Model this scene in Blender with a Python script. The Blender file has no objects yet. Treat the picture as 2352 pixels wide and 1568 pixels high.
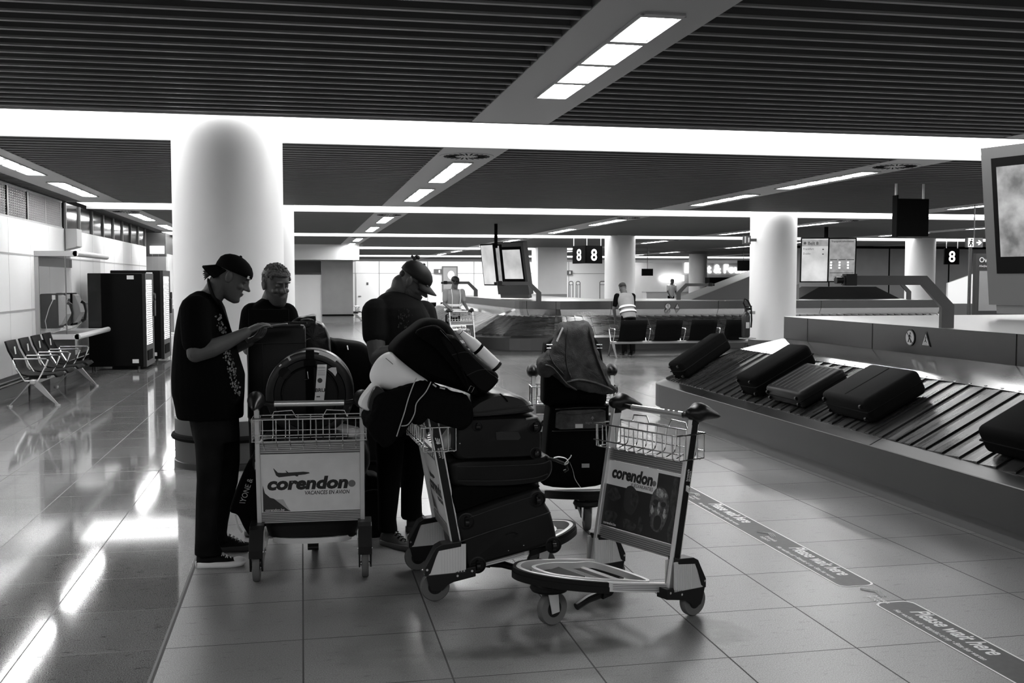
import bpy, bmesh, math, random
from mathutils import Vector, Matrix, Euler
random.seed(7)
C = bpy.context.scene.collection
S = bpy.context.scene
# ---------------------------------------------------------------- camera, world, exposure
PITCH = math.atan(139/2400.); YAW = math.atan(483/math.hypot(2400., 139.))
HC = 1.62
cam_d = bpy.data.cameras.new('camera'); cam = bpy.data.objects.new('camera', cam_d); C.objects.link(cam)
cam_d.sensor_width = 36; cam_d.lens = 2400/2352*36; cam_d.clip_start = .05; cam_d.clip_end = 300
FW = Vector((math.sin(YAW)*math.cos(PITCH), math.cos(YAW)*math.cos(PITCH), -math.sin(PITCH)))
RT = Vector((math.cos(YAW), -math.sin(YAW), 0)); UP = RT.cross(FW)
CAM = Vector((0, 0, HC))
_m = Matrix((RT, UP, -FW)).transposed().to_4x4(); _m.translation = CAM
cam.matrix_world = _m
S.camera = cam
w = bpy.data.worlds.new('world'); S.world = w; w.use_nodes = True
w.node_tree.nodes['Background'].inputs[0].default_value = (.5, .5, .5, 1)
w.node_tree.nodes['Background'].inputs[1].default_value = .02
S.view_settings.view_transform = 'Standard'; S.view_settings.look = 'None'
S.view_settings.exposure = 0.42; S.view_settings.gamma = 1.0; S.view_settings.use_curve_mapping = False
SLOT_E = 3.6      # backlit ceiling slots
CELL_E = 34.0      # luminaire cells

# a pixel of the photograph as a ray, to read real positions off it
def ray(x, y): return FW + RT*((x-1176)/2400.) - UP*((y-784)/2400.)
def at(x, y, Y):
    d = ray(x, y); return CAM + d*(Y/d.y)
def atz(x, y, z=0.):
    d = ray(x, y); return CAM + d*((z-HC)/d.z)
def atx(x, y, X):
    d = ray(x, y); return CAM + d*(X/d.x)

# ---------------------------------------------------------------- materials
def nt(name):
    m = bpy.data.materials.new(name); m.use_nodes = True
    return m, m.node_tree.nodes, m.node_tree.links, m.node_tree.nodes['Principled BSDF']
def grey(name, v, rough=.6, metal=0., var=0., scale=8., bump=0., bscale=60., spec=.5, coat=0., rvar=0., stretch=None):
    m, n, l, b = nt(name)
    b.inputs['Base Color'].default_value = (v, v, v, 1); b.inputs['Roughness'].default_value = rough
    b.inputs['Metallic'].default_value = metal; b.inputs['Specular IOR Level'].default_value = spec
    b.inputs['Coat Weight'].default_value = coat
    if var or rvar or bump:
        tc = n.new('ShaderNodeTexCoord'); mp = n.new('ShaderNodeMapping'); l.new(tc.outputs['Object'], mp.inputs[0])
        if stretch: mp.inputs['Scale'].default_value = stretch
    if var or rvar:
        t = n.new('ShaderNodeTexNoise'); t.inputs['Scale'].default_value = scale; t.inputs['Detail'].default_value = 5
        l.new(mp.outputs[0], t.inputs['Vector'])
        if var:
            r = n.new('ShaderNodeMapRange'); r.inputs[1].default_value = .3; r.inputs[2].default_value = .7
            r.inputs[3].default_value = v*(1-var); r.inputs[4].default_value = v*(1+var)
            l.new(t.outputs['Fac'], r.inputs[0]); l.new(r.outputs[0], b.inputs['Base Color'])
        if rvar:
            r2 = n.new('ShaderNodeMapRange'); r2.inputs[1].default_value = .3; r2.inputs[2].default_value = .7
            r2.inputs[3].default_value = max(.02, rough-rvar); r2.inputs[4].default_value = rough+rvar
            l.new(t.outputs['Fac'], r2.inputs[0]); l.new(r2.outputs[0], b.inputs['Roughness'])
    if bump:
        t2 = n.new('ShaderNodeTexNoise'); t2.inputs['Scale'].default_value = bscale; t2.inputs['Detail'].default_value = 3
        l.new(mp.outputs[0], t2.inputs['Vector'])
        bp = n.new('ShaderNodeBump'); bp.inputs['Strength'].default_value = bump; bp.inputs['Distance'].default_value = .01
        l.new(t2.outputs['Fac'], bp.inputs['Height']); l.new(bp.outputs[0], b.inputs['Normal'])
    return m
def glow(name, e, v=.8):
    m, n, l, b = nt(name)
    b.inputs['Base Color'].default_value = (v, v, v, 1); b.inputs['Roughness'].default_value = .5
    b.inputs['Emission Color'].default_value = (1, 1, 1, 1); b.inputs['Emission Strength'].default_value = e
    return m
def glassy(name, v=.8, alpha=.25):
    m, n, l, b = nt(name)
    b.inputs['Base Color'].default_value = (v, v, v, 1); b.inputs['Roughness'].default_value = .03
    b.inputs['Alpha'].default_value = alpha; b.inputs['Specular IOR Level'].default_value = .8
    return m
M = {}
M['slot'] = glow('luminous_ceiling_membrane', SLOT_E)
M['cell'] = glow('luminaire_cell', CELL_E)
M['blade'] = grey('perforated_ceiling_blade', .07, .55)
M['blade_lip'] = grey('ceiling_blade_lip', .20, .45)
M['ceil_back'] = grey('ceiling_void', .02, .9)
M['ceil_panel'] = grey('ceiling_service_panel', .36, .5)
M['white'] = grey('white_plaster', .82, .45, var=.03, scale=1.5)
M['wallpanel'] = grey('enamel_wall_panel', .86, .28, var=.02, scale=1.)
M['midgrey'] = grey('grey_wall_panel', .30, .5, var=.06, scale=2.)
M['darkgrey'] = grey('dark_grey_panel', .10, .5)
M['column'] = grey('column_plaster', .78, .4, var=.02, scale=2.)
M['black'] = grey('matt_black', .003, .8, spec=.08)
M['blackgloss'] = grey('gloss_black', .01, .22, spec=.5)
M['steel'] = grey('brushed_steel', .15, .27, metal=1.)
M['steel_dark'] = grey('brushed_steel_dull', .085, .36, metal=1.)
M['chrome'] = grey('chrome_wire', .75, .16, metal=1.)
M['alu'] = grey('anodised_aluminium', .72, .42, metal=.65)
M['alu_dark'] = grey('aluminium_dull', .42, .45, metal=.7)
M['rubber'] = grey('black_rubber', .006, .6, spec=.18)
M['tyre'] = grey('grey_tyre_rubber', .11, .65, spec=.2)
M['plastic'] = grey('black_plastic', .005, .36, spec=.3)

def floor_mat():
    m, n, l, b = nt('polished_stone_tiles')
    geo = n.new('ShaderNodeNewGeometry'); sep = n.new('ShaderNodeSeparateXYZ'); l.new(geo.outputs['Position'], sep.inputs[0])
    def math_(op, a, bb=None, c=None):
        k = n.new('ShaderNodeMath'); k.operation = op
        for i, v in enumerate((a, bb, c)):
            if v is None: continue
            if isinstance(v, (int, float)): k.inputs[i].default_value = v
            else: l.new(v, k.inputs[i])
        return k.outputs[0]
    def line(src, off, per, half):
        t = math_('ADD', src, -off + per*400 + per/2)
        t = math_('MODULO', t, per)
        t = math_('SUBTRACT', t, per/2); t = math_('ABSOLUTE', t)
        return math_('LESS_THAN', t, half)
    gx = line(sep.outputs['X'], -.012, .6, .0038); gy = line(sep.outputs['Y'], 4.148, .5915, .0034)
    joint = line(sep.outputs['X'], -.62, 10.4, .011); jointy = line(sep.outputs['Y'], 9.30, 10.4, .012)
    g = math_('MAXIMUM', math_('MAXIMUM', gx, gy), math_('MAXIMUM', joint, jointy))
    # per tile tone
    ix = math_('FLOOR', math_('DIVIDE', math_('ADD', sep.outputs['X'], .012), .6))
    iy = math_('FLOOR', math_('DIVIDE', math_('ADD', sep.outputs['Y'], -4.148), .5915))
    cmb = n.new('ShaderNodeCombineXYZ'); l.new(ix, cmb.inputs[0]); l.new(iy, cmb.inputs[1])
    wn = n.new('ShaderNodeTexWhiteNoise'); l.new(cmb.outputs[0], wn.inputs['Vector'])
    fine = n.new('ShaderNodeTexNoise'); fine.inputs['Scale'].default_value = 190; fine.inputs['Detail'].default_value = 4; l.new(geo.outputs['Position'], fine.inputs['Vector'])
    mp = n.new('ShaderNodeMapping'); mp.inputs['Scale'].default_value = (14, 34, 14); l.new(geo.outputs['Position'], mp.inputs[0])
    st = n.new('ShaderNodeTexNoise'); st.inputs['Scale'].default_value = 1.; st.inputs['Detail'].default_value = 6; st.inputs['Roughness'].default_value = .65; l.new(mp.outputs[0], st.inputs['Vector'])
    big = n.new('ShaderNodeTexNoise'); big.inputs['Scale'].default_value = 1.1; big.inputs['Detail'].default_value = 4; l.new(geo.outputs['Position'], big.inputs['Vector'])
    st2 = n.new('ShaderNodeTexNoise'); st2.inputs['Scale'].default_value = 7; st2.inputs['Detail'].default_value = 5; l.new(geo.outputs['Position'], st2.inputs['Vector'])
    def mr(src, a, bb, c, d):
        r = n.new('ShaderNodeMapRange'); r.inputs[1].default_value = a; r.inputs[2].default_value = bb; r.inputs[3].default_value = c; r.inputs[4].default_value = d
        l.new(src, r.inputs[0]); return r.outputs[0]
    v = math_('MULTIPLY', mr(fine.outputs['Fac'], .38, .62, .55, 1.45), mr(st.outputs['Fac'], .30, .42, .45, 1.05))
    v = math_('MULTIPLY', v, mr(wn.outputs['Value'], 0, 1, .9, 1.1))
    v = math_('MULTIPLY', v, mr(big.outputs['Fac'], .3, .7, .8, 1.2))
    v = math_('MULTIPLY', v, .165)
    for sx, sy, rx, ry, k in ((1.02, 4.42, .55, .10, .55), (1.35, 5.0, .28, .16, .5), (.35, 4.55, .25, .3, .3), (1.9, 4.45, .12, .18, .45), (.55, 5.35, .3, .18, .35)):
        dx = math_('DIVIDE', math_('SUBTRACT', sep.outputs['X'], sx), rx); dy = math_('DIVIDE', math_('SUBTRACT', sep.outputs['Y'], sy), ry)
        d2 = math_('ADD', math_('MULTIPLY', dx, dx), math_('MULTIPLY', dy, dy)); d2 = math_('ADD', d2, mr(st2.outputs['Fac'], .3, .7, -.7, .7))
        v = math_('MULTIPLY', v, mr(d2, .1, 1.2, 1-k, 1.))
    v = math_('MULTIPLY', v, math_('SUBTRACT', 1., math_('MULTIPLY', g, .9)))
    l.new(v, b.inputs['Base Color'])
    r = math_('ADD', mr(fine.outputs['Fac'], .3, .7, .045, .09), math_('MULTIPLY', g, .4))
    r = math_('ADD', r, math_('MULTIPLY', math_('GREATER_THAN', sep.outputs['X'], -.62), math_('MULTIPLY', mr(big.outputs['Fac'], .3, .7, .22, .3), math_('SUBTRACT', 1., math_('MULTIPLY', math_('GREATER_THAN', sep.outputs['Y'], 9.3), .45)))))
    l.new(r, b.inputs['Roughness'])
    b.inputs['Specular IOR Level'].default_value = .95
    return m
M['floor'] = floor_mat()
M['bright_white'] = grey('white_painted_wall', .9, .4)
M['midwhite'] = grey('light_grey_wall', .5, .5)
M['base_sleeve'] = grey('dark_sleeve', .06, .45)
M['shade_lit'] = glow('daylit_clerestory_glass', 1.1)
M['sign_lit'] = glow('lit_sign_face', 1.6)
M['sign_glyph'] = glow('lit_white_glyph', 2.2)
M['steel_dark2'] = grey('dull_dark_steel', .07, .4, metal=.6)
M['plate'] = grey('polished_steel_plate', .5, .16, metal=1.)
M['top'] = grey('satin_steel_top', .40, .34, metal=.9)
M['belt'] = grey('rubber_belt_slat', .016, .30, spec=.5, rvar=.1, scale=3., stretch=(.8, 7, .8), var=.4)
M['sign_lit2'] = glow('exit_sign_face', .5)
M['ext_red'] = grey('extinguisher_paint', .012, .35)
M['glyph_bright'] = glow('bright_letter_glow', 1.6)
M['glyph2'] = glow('lightbox_glow', 2.)
M['darkgrey4'] = grey('board_dark', .04, .5)
M['glazing'] = grey('dark_clerestory_glazing', .02, .12, spec=.15, var=.6, scale=1.5)
M['text_white'] = grey('white_print', .75, .5)
M['text_black'] = grey('black_print', .015, .5)

# ---------------------------------------------------------------- mesh helpers
class G:
    """collects shapes, builds ONE mesh object"""
    def __init__(s): s.v = []; s.f = []
    def add(s, vs, fs, mat=None):
        k = len(s.v)
        for p in vs:
            p = Vector(p); s.v.append(mat @ p if mat is not None else p)
        s.f += [tuple(i+k for i in f) for f in fs]; return s
    def box(s, c, d, mat=None, bev=0.):
        c = Vector(c); x, y, z = d[0]/2, d[1]/2, d[2]/2
        if bev <= 0:
            vs = [c+Vector((i*x, j*y, k*z)) for i in (-1, 1) for j in (-1, 1) for k in (-1, 1)]
            return s.add(vs, [(0, 1, 3, 2), (4, 6, 7, 5), (0, 4, 5, 1), (2, 3, 7, 6), (0, 2, 6, 4), (1, 5, 7, 3)], mat)
        bm = bmesh.new(); bmesh.ops.create_cube(bm, size=1)
        bmesh.ops.scale(bm, vec=d, verts=bm.verts)
        bmesh.ops.bevel(bm, geom=list(bm.edges), offset=min(bev, min(d)*.49), segments=3, profile=.5, affect='EDGES')
        bmesh.ops.translate(bm, vec=c, verts=bm.verts)
        return s.bm(bm, mat)
    def bm(s, bm, mat=None):
        bm.verts.index_update()
        s.add([v.co.copy() for v in bm.verts], [tuple(v.index for v in f.verts) for f in bm.faces], mat); bm.free(); return s
    def span(s, a, b, mat=None, bev=0.):
        a = Vector(a); b = Vector(b); return s.box((a+b)/2, [abs(q) for q in (b-a)], mat, bev)
    def loft(s, rings, close=True, caps=True, mat=None):
        n = len(rings[0]); vs = [p for r in rings for p in r]; fs = []
        for i in range(len(rings)-1):
            for j in range(n if close else n-1):
                a = i*n+j; b = i*n+(j+1) % n
                fs.append((a, b, b+n, a+n))
        if caps and close:
            fs.append(tuple(range(n))[::-1]); fs.append(tuple((len(rings)-1)*n+j for j in range(n)))
        return s.add(vs, fs, mat)
    def tube(s, path, r, seg=8, closed=False, mat=None, flat=None):
        P = [Vector(p) for p in path]; n = len(P); rings = []
        prev = None
        for i, p in enumerate(P):
            if closed: t = P[(i+1) % n]-P[i-1]
            else: t = P[min(i+1, n-1)]-P[max(i-1, 0)]
            if t.length < 1e-9: t = Vector((0, 0, 1))
            t.normalize()
            if prev is None:
                a = Vector((0, 0, 1)) if abs(t.z) < .9 else Vector((1, 0, 0))
                u = (a-t*a.dot(t)).normalized()
            else:
                u = prev-t*prev.dot(t)
                u = u.normalized() if u.length > 1e-6 else t.orthogonal().normalized()
            prev = u; v = t.cross(u)
            rr = r[i] if isinstance(r, (list, tuple)) else r
            f = flat or (1, 1)
            rings.append([p+u*(math.cos(2*math.pi*k/seg)*rr*f[0])+v*(math.sin(2*math.pi*k/seg)*rr*f[1]) for k in range(seg)])
        if closed: rings.append(rings[0]); return s.loft(rings, True, False, mat)
        return s.loft(rings, True, True, mat)
    def cyl(s, a, b, r, r2=None, seg=20, mat=None):
        return s.tube([a, b], [r, r if r2 is None else r2], seg, mat=mat)
    def lathe(s, prof, c=(0, 0, 0), seg=32, mat=None):
        c = Vector(c)
        rings = [[c+Vector((math.cos(2*math.pi*k/seg)*r, math.sin(2*math.pi*k/seg)*r, z)) for k in range(seg)] for r, z in prof]
        return s.loft(rings, True, True, mat)
    def prism(s, poly, h0, h1, mat=None):
        """poly in local xy, extruded along local z"""
        n = len(poly); vs = [(x, y, h0) for x, y in poly]+[(x, y, h1) for x, y in poly]
        fs = [tuple(range(n))[::-1], tuple(range(n, 2*n))]+[(i, (i+1) % n, (i+1) % n+n, i+n) for i in range(n)]
        return s.add(vs, fs, mat)
    def ball(s, c, r, seg=16, rings=10, mat=None):
        c = Vector(c); r = (r, r, r) if isinstance(r, (int, float)) else r
        R = []
        for i in range(rings+1):
            a = math.pi*i/rings; q = max(math.sin(a), .001)
            R.append([c+Vector((r[0]*q*math.cos(2*math.pi*k/seg), r[1]*q*math.sin(2*math.pi*k/seg), -r[2]*math.cos(a))) for k in range(seg)])
        return s.loft(R, True, True, mat)
    def build(s, name, mat, parent=None, smooth=False, bevel=0., subd=0):
        me = bpy.data.meshes.new(name); me.from_pydata([tuple(v) for v in s.v], [], s.f)
        bm = bmesh.new(); bm.from_mesh(me); bmesh.ops.recalc_face_normals(bm, faces=bm.faces); bm.to_mesh(me); bm.free()
        me.materials.append(M[mat] if isinstance(mat, str) else mat)
        if smooth:
            me.polygons.foreach_set('use_smooth', [True]*len(me.polygons))
            if smooth != 'all': me.set_sharp_from_angle(angle=math.radians(35))
        o = bpy.data.objects.new(name, me); C.objects.link(o)
        if parent is not None: o.parent = parent
        if bevel:
            b = o.modifiers.new('bevel', 'BEVEL'); b.width = bevel; b.segments = 2; b.limit_method = 'ANGLE'; b.angle_limit = math.radians(40)
        if subd:
            b = o.modifiers.new('subd', 'SUBSURF'); b.levels = subd; b.render_levels = subd
        return o
def tag(o, label=None, cat=None, group=None, kind=None):
    if label: o['label'] = label
    if cat: o['category'] = cat
    if group: o['group'] = group
    if kind: o['kind'] = kind
    return o
def struct(o): o['kind'] = 'structure'; return o
def thing(name, label, cat, loc=(0, 0, 0), rz=0., group=None, mw=None):
    o = bpy.data.objects.new(name, None); C.objects.link(o); o.empty_display_size = .1
    if mw is not None: o.matrix_world = mw
    else: o.location = loc; o.rotation_euler = (0, 0, rz)
    return tag(o, label, cat, group)
def copy_tree(o, parent=None):
    c = o.copy(); C.objects.link(c); c.parent = parent
    for ch in list(o.children): copy_tree(ch, c)
    return c
def clone(o, loc, rz, label=None, group=None, mw=None):
    c = copy_tree(o)
    if mw is not None: c.matrix_world = mw
    else: c.location = loc; c.rotation_euler = (0, 0, rz)
    if label: c['label'] = label
    if group: c['group'] = group
    return c
def basis(o, x, y):
    """matrix with origin o, local x along x, local y as near y as possible"""
    x = Vector(x).normalized(); z = x.cross(Vector(y)).normalized(); y = z.cross(x)
    m = Matrix((x, y, z)).transposed().to_4x4(); m.translation = Vector(o); return m
def rz(a): return Matrix.Rotation(a, 4, 'Z')
def T(x, y, z): return Matrix.Translation((x, y, z))
def text(name, s, size, mw, mat, parent=None, bold=0., shear=0., ext=.0008, align='LEFT', sx=1., space=1.):
    """flat lettering in local xy of mw"""
    cu = bpy.data.curves.new(name, 'FONT'); cu.body = s; cu.size = size; cu.offset = bold*size; cu.shear = shear
    cu.extrude = ext; cu.align_x = align; cu.space_character = space; cu.resolution_u = 3
    tmp = bpy.data.objects.new('tmp', cu); C.objects.link(tmp)
    dg = bpy.context.evaluated_depsgraph_get()
    me = bpy.data.meshes.new_from_object(tmp.evaluated_get(dg)); me.name = name
    bpy.data.objects.remove(tmp); bpy.data.curves.remove(cu)
    me.transform(mw @ Matrix.Diagonal((sx, 1, 1, 1)))
    me.materials.clear(); me.materials.append(M[mat] if isinstance(mat, str) else mat)
    o = bpy.data.objects.new(name, me); C.objects.link(o)
    if parent is not None: o.parent = parent
    return o
# ---------------------------------------------------------------- the setting
XL, XR, Y0, Y1 = -4.0, 42., -3., 66.
CZ = 3.0
G().span((XL-6, Y0, -.1), (XR, Y1, 0)).build('floor', 'floor')['kind'] = 'structure'
SLOTS = [(-1.35, .35), (9.05, 10.75), (19.45, 21.2), (30.7, 32.8), (42.6, 45.6), (56., 60.)]
STRIPS = [(-3.4+5.2*k) for k in range(0, 8)]      # centre lines of the service strips
SW = .34                                          # half width of a strip
bays = []
for k in range(len(SLOTS)):
    a = SLOTS[k][1]; b = SLOTS[k+1][0] if k+1 < len(SLOTS) else Y1
    bays.append((a, b))
# backlit slots
for a, b in SLOTS:
    g = G().span((XL, a, CZ+.05), (XR if a < 40 or a > 50 else 12., b, CZ+.07)); struct(g.build('ceiling', 'slot'))
    e = G()
    for y in (a, b): e.span((XL, y-.012, CZ-.01), (XR, y+.012, CZ+.12))
    struct(e.build('trim_1', 'ceil_panel'))
# blades between the strips
for bi, (a, b) in enumerate(bays):
    blades = G(); lips = G(); back = G()
    edges = [XL]+[v for s in STRIPS for v in (s-SW, s+SW)]+[XR]
    for i in range(0, len(edges), 2):
        x0, x1 = edges[i]+.004, edges[i+1]-.004
        if x1-x0 < .1: continue
        n = int((b-a)/.205); st = (b-a)/n
        for j in range(n):
            y = a+(j+.5)*st
            blades.span((x0, y-.008, CZ+.01), (x1, y+.008, CZ+.13))
            lips.span((x0, y-.016, CZ-.002), (x1, y+.016, CZ+.01))
        blades.span((x0-.004, a, CZ), (x0, b, CZ+.13)); blades.span((x1, a, CZ), (x1+.004, b, CZ+.13))
    back.span((XL, a, CZ+.13), (XR, b, CZ+.15))
    struct(blades.build('ceiling', 'blade')); struct(lips.build('ceiling', 'blade_lip')); struct(back.build('ceiling', 'ceil_back'))
    st_ = G()
    for s in STRIPS: st_.span((s-SW, a+.013, CZ-.004), (s+SW, b-.013, CZ+.05))
    struct(st_.build('ceiling', 'ceil_panel'))
# luminaires in the strips: four lit cells in a shallow frame
def make_lum():
    t = thing('ceiling_luminaire', '', 'ceiling light')
    fr = G()
    L = 2.52
    fr.span((-.075, -L/2, -.012), (-.06, L/2, 0)); fr.span((.16, -L/2, -.012), (.175, L/2, 0))
    cuts = [-L/2]+[-L/2+L*k/4 for k in (1, 2, 3)]+[L/2]
    for i, y in enumerate(cuts): fr.span((-.06, y-.035, -.012), (.16, y+.035, 0))
    fr.build('frame', 'ceil_panel', t)
    for i in range(4):
        G().box((.05, -L/2+L*(i+.5)/4, -.004), (.185, L/4-.10, .006), bev=.0029).build('lit_cell', 'cell', t)
    return t
lum0 = None
strip_words = ['strip along the left wall', 'strip above the trolleys', 'strip above the near belt', 'fourth strip from the left wall', 'fifth strip from the left wall']
bay_words = {0: 'before the first white slot', 1: 'beyond the first white slot', 2: 'beyond the second white slot', 3: 'beyond the third white slot', 4: 'beyond the fourth white slot'}
for bi, (a, b) in enumerate(bays[:-1]):
    for si, s in enumerate(STRIPS):
        if si > 4: continue
        for h, yc in enumerate((a+1.35+1.26, b-1.3-1.26)):
            if bi == 0 and h == 0: continue
            lab = '%s ceiling light, %s, %s' % (('nearer', 'farther')[h], strip_words[si], bay_words[bi])
            lab = ' '.join(lab.split())
            if lum0 is None:
                lum0 = make_lum(); o = lum0; o.location = (s, yc, CZ-.004); o['label'] = lab; o['group'] = 'ceiling lights in the service strips'
            else: o = clone(lum0, (s, yc, CZ-.004), 0, lab, 'ceiling lights in the service strips')
# round swirl air diffusers at the near end of each bay
df0 = None
for bi, (a, b) in enumerate(bays[1:-1]):
    for si, s in enumerate(STRIPS[:5]):
        lab = 'round air diffuser, %s, %s' % (strip_words[si], bay_words[bi+1])
        if df0 is None:
            df0 = thing('air_diffuser', lab, 'air vent', (s, a+.75, CZ-.004), 0, 'air diffusers in the ceiling'); 
            G().lathe([(.30, -.006), (.30, 0)]).build('diffuser_plate', 'ceil_panel', df0)
            g = G()
            for k in range(24):
                q = 2*math.pi*k/24
                g.box((.19, 0, -.008), (.13, .016, .004), mat=rz(q) @ T(0, .02, 0))
            g.build('air_slots', 'black', df0)
        else: clone(df0, (s, a+.75, CZ-.004), 0, lab)
# side, back and rear walls
def wall(name, a, b, m): return struct(G().span(a, b).build(name, m))
wall('wall_left', (XL-.2, Y0, 0), (XL, 28.9, 2.52), 'wallpanel')
wall('wall_right', (XR, Y0, 0), (XR+.2, Y1, CZ+.2), 'midgrey')
wall('wall_rear', (XL-6, Y0-.2, 0), (XR, Y0, CZ+.2), 'midgrey')
g = G()
for z in (2.005, 1.19): g.span((XL-.001, Y0, z-.012), (XL+.004, 28.9, z+.012))
struct(g.build('trim_2', 'ceil_panel'))
g = G()
for k in range(26): g.span((XL-.001, 1.3+k*1.2-.004, .3), (XL+.002, 1.3+k*1.2+.004, 2.5))
struct(g.build('trim_3', 'midwhite'))
struct(G().span((XL-.001, Y0, 0), (XL+.02, 28.9, .30)).build('baseboard_left', 'darkgrey'))
# louvred band above the left wall, then dark glazing
struct(G().span((XL-.5, Y0, 2.52), (XL-.45, 28.9, CZ)).build('wall_left_upper', 'darkgrey'))
g = G()
for k in range(110):
    y = 8.+k*.1
    if y < 19.1: g.span((XL-.03, y, 2.53), (XL-.005, y+.008, 2.95))
for k in range(11): g.span((XL-.035, 8+k*1.1, 2.52), (XL+.005, 8+k*1.1+.03, 2.97))
for z in [2.53+.035*k for k in range(13)]: g.span((XL-.02, 8., z), (XL-.014, 19.1, z+.006))
g.span((XL-.03, 8., 2.95), (XL+.004, 19.1, 2.98)); g.span((XL-.03, 8., 2.51), (XL+.004, 19.1, 2.535))
struct(g.build('window_1', 'alu_dark'))
for k in range(7):
    g = G().span((XL-.44, 10.2+k*1.55, 2.56), (XL-.42, 10.95+k*1.55, 2.9))
    struct(g.build('window_2', 'shade_lit'))
g = G().span((XL-.06, 19.4, 2.53), (XL-.03, 28.9, 2.98)); struct(g.build('window_3', 'glazing'))
g = G()
for k in range(9): g.span((XL-.03, 19.4+k*1.18, 2.52), (XL, 19.46+k*1.18, 2.98))
struct(g.build('trim_4', 'darkgrey'))
# end of the left wall and the recess behind it
wall('wall_end', (XL-6, 31.5, 0), (-3.82, 31.7, 2.32), 'midwhite')
wall('wall_end_upper', (XL-6, 31.5, 2.32), (-3.82, 31.7, 3.0), 'darkgrey')
wall('wall_left_far', (-4.0, 31.7, 0), (-3.8, 40.3, 2.4), 'wallpanel')
wall('wall_left_far_upper', (-4.0, 31.7, 2.4), (-3.85, 40.3, 3.), 'darkgrey')
tag(G().span((-4.25, 31.44, 2.40), (-3.86, 31.5, 2.62)).build('light_box', 'sign_lit'), 'small lit rectangular sign box high on the end wall past the vending machines', 'light box')
# bulkhead, alcove and far white walls
wall('wall_bulkhead', (-3.8, 40.25, 2.42), (2.16, 40.45, 3.0), 'bright_white')
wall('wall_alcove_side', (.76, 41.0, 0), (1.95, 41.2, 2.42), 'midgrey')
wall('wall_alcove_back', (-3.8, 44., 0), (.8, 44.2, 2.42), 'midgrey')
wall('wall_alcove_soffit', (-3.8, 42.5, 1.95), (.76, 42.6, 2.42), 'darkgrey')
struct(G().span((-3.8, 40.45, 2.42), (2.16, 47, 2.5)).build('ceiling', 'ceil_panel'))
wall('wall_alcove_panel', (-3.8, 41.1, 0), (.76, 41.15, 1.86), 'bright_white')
struct(G().span((.76, 40.9, .27), (1.96, 41, .33)).build('trim_5', 'black'))
wall('wall_far', (1.95, 46.6, 0), (15.2, 46.8, 2.49), 'bright_white')
g = G()
for x in (2.3, 3.35, 5.5, 7.6, 9.7, 12): g.span((x, 46.585, 0), (x+.03, 46.6, 2.49))
g.span((1.95, 46.585, 1.95), (15.2, 46.6, 1.97)); g.span((1.95, 46.585, .28), (15.2, 46.6, .3))
struct(g.build('trim_6', 'ceil_panel'))
d = struct(G().span((2.36, 46.55, .02), (3.3, 46.59, 1.95)).build('door_1', 'white'))
G().box((2.5, 46.52, .95), (.12, .04, .03)).build('door_handle', 'darkgrey', d); G().box((2.84, 46.54, 1.5), (.09, .01, .11)).build('door_sign', 'darkgrey', d)
wall('wall_back', (-4, Y1, 0), (XR, Y1+.2, CZ+.2), 'bright_white')
wall('wall_grey_far', (18.6, 38., 0), (XR, 38.2, 3.0), 'midgrey')
g = G()
for x in (20.35, 22.95, 25.6, 28.): g.span((x, 37.985, 0), (x+.05, 38, 3.))
g.span((18.6, 37.97, 2.9), (XR, 38, 3.))
struct(g.build('trim_7', 'black'))
b = struct(G().span((9.53, 42., 1.08), (10.76, 43.2, 3.0)).build('wall_block', 'white')); struct(G().span((9.53, 42., 0), (10.76, 43.2, 1.08)).build('wall_block_plinth', 'midgrey'))
# round columns on the 10.4 m grid
def column(x, y, label, r=.47):
    t = thing('column', label, 'column', (x, y, 0))
    t['kind'] = 'structure'
    G().lathe([(r, .42), (r, CZ+.05)], seg=64).build('shaft', 'column', t, smooth=True)
    G().lathe([(r+.012, .0), (r+.012, .42)], seg=64).build('base_sleeve', 'base_sleeve', t, smooth=True)
    G().lathe([(r+.012, .235), (r+.035, .245), (r+.045, .265), (r+.035, .285), (r+.012, .295)], seg=64).build('bumper_ring', 'black', t, smooth=True)
    G().lathe([(r+.02, .0), (r+.022, .055), (r+.012, .06)], seg=64).build('base_trim', 'steel_dark', t, smooth=True)
    return t
for i, (x, y) in enumerate([(-.63, 9.62), (9.5, 20.05), (9.62, 31.), (20.02, 51.), (19.86, 31.), (-.6, 20.2)]):
    column(x, y, ['big round white column behind the man in the backwards cap', 'round white column with the fire extinguisher',
        'round white column right of the double 8 sign', 'distant round white column in front of the lost and found lettering',
        'round white column left of the single 8 sign', 'round white column just behind the big near column', 'third round column in the row behind the big near column'][i], .47 if i else .475)
struct(G().span((-.45, 10.6, 0), (-.1, 19.0, 2.9)).build('wall_fin', 'column')) if False else None
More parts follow.
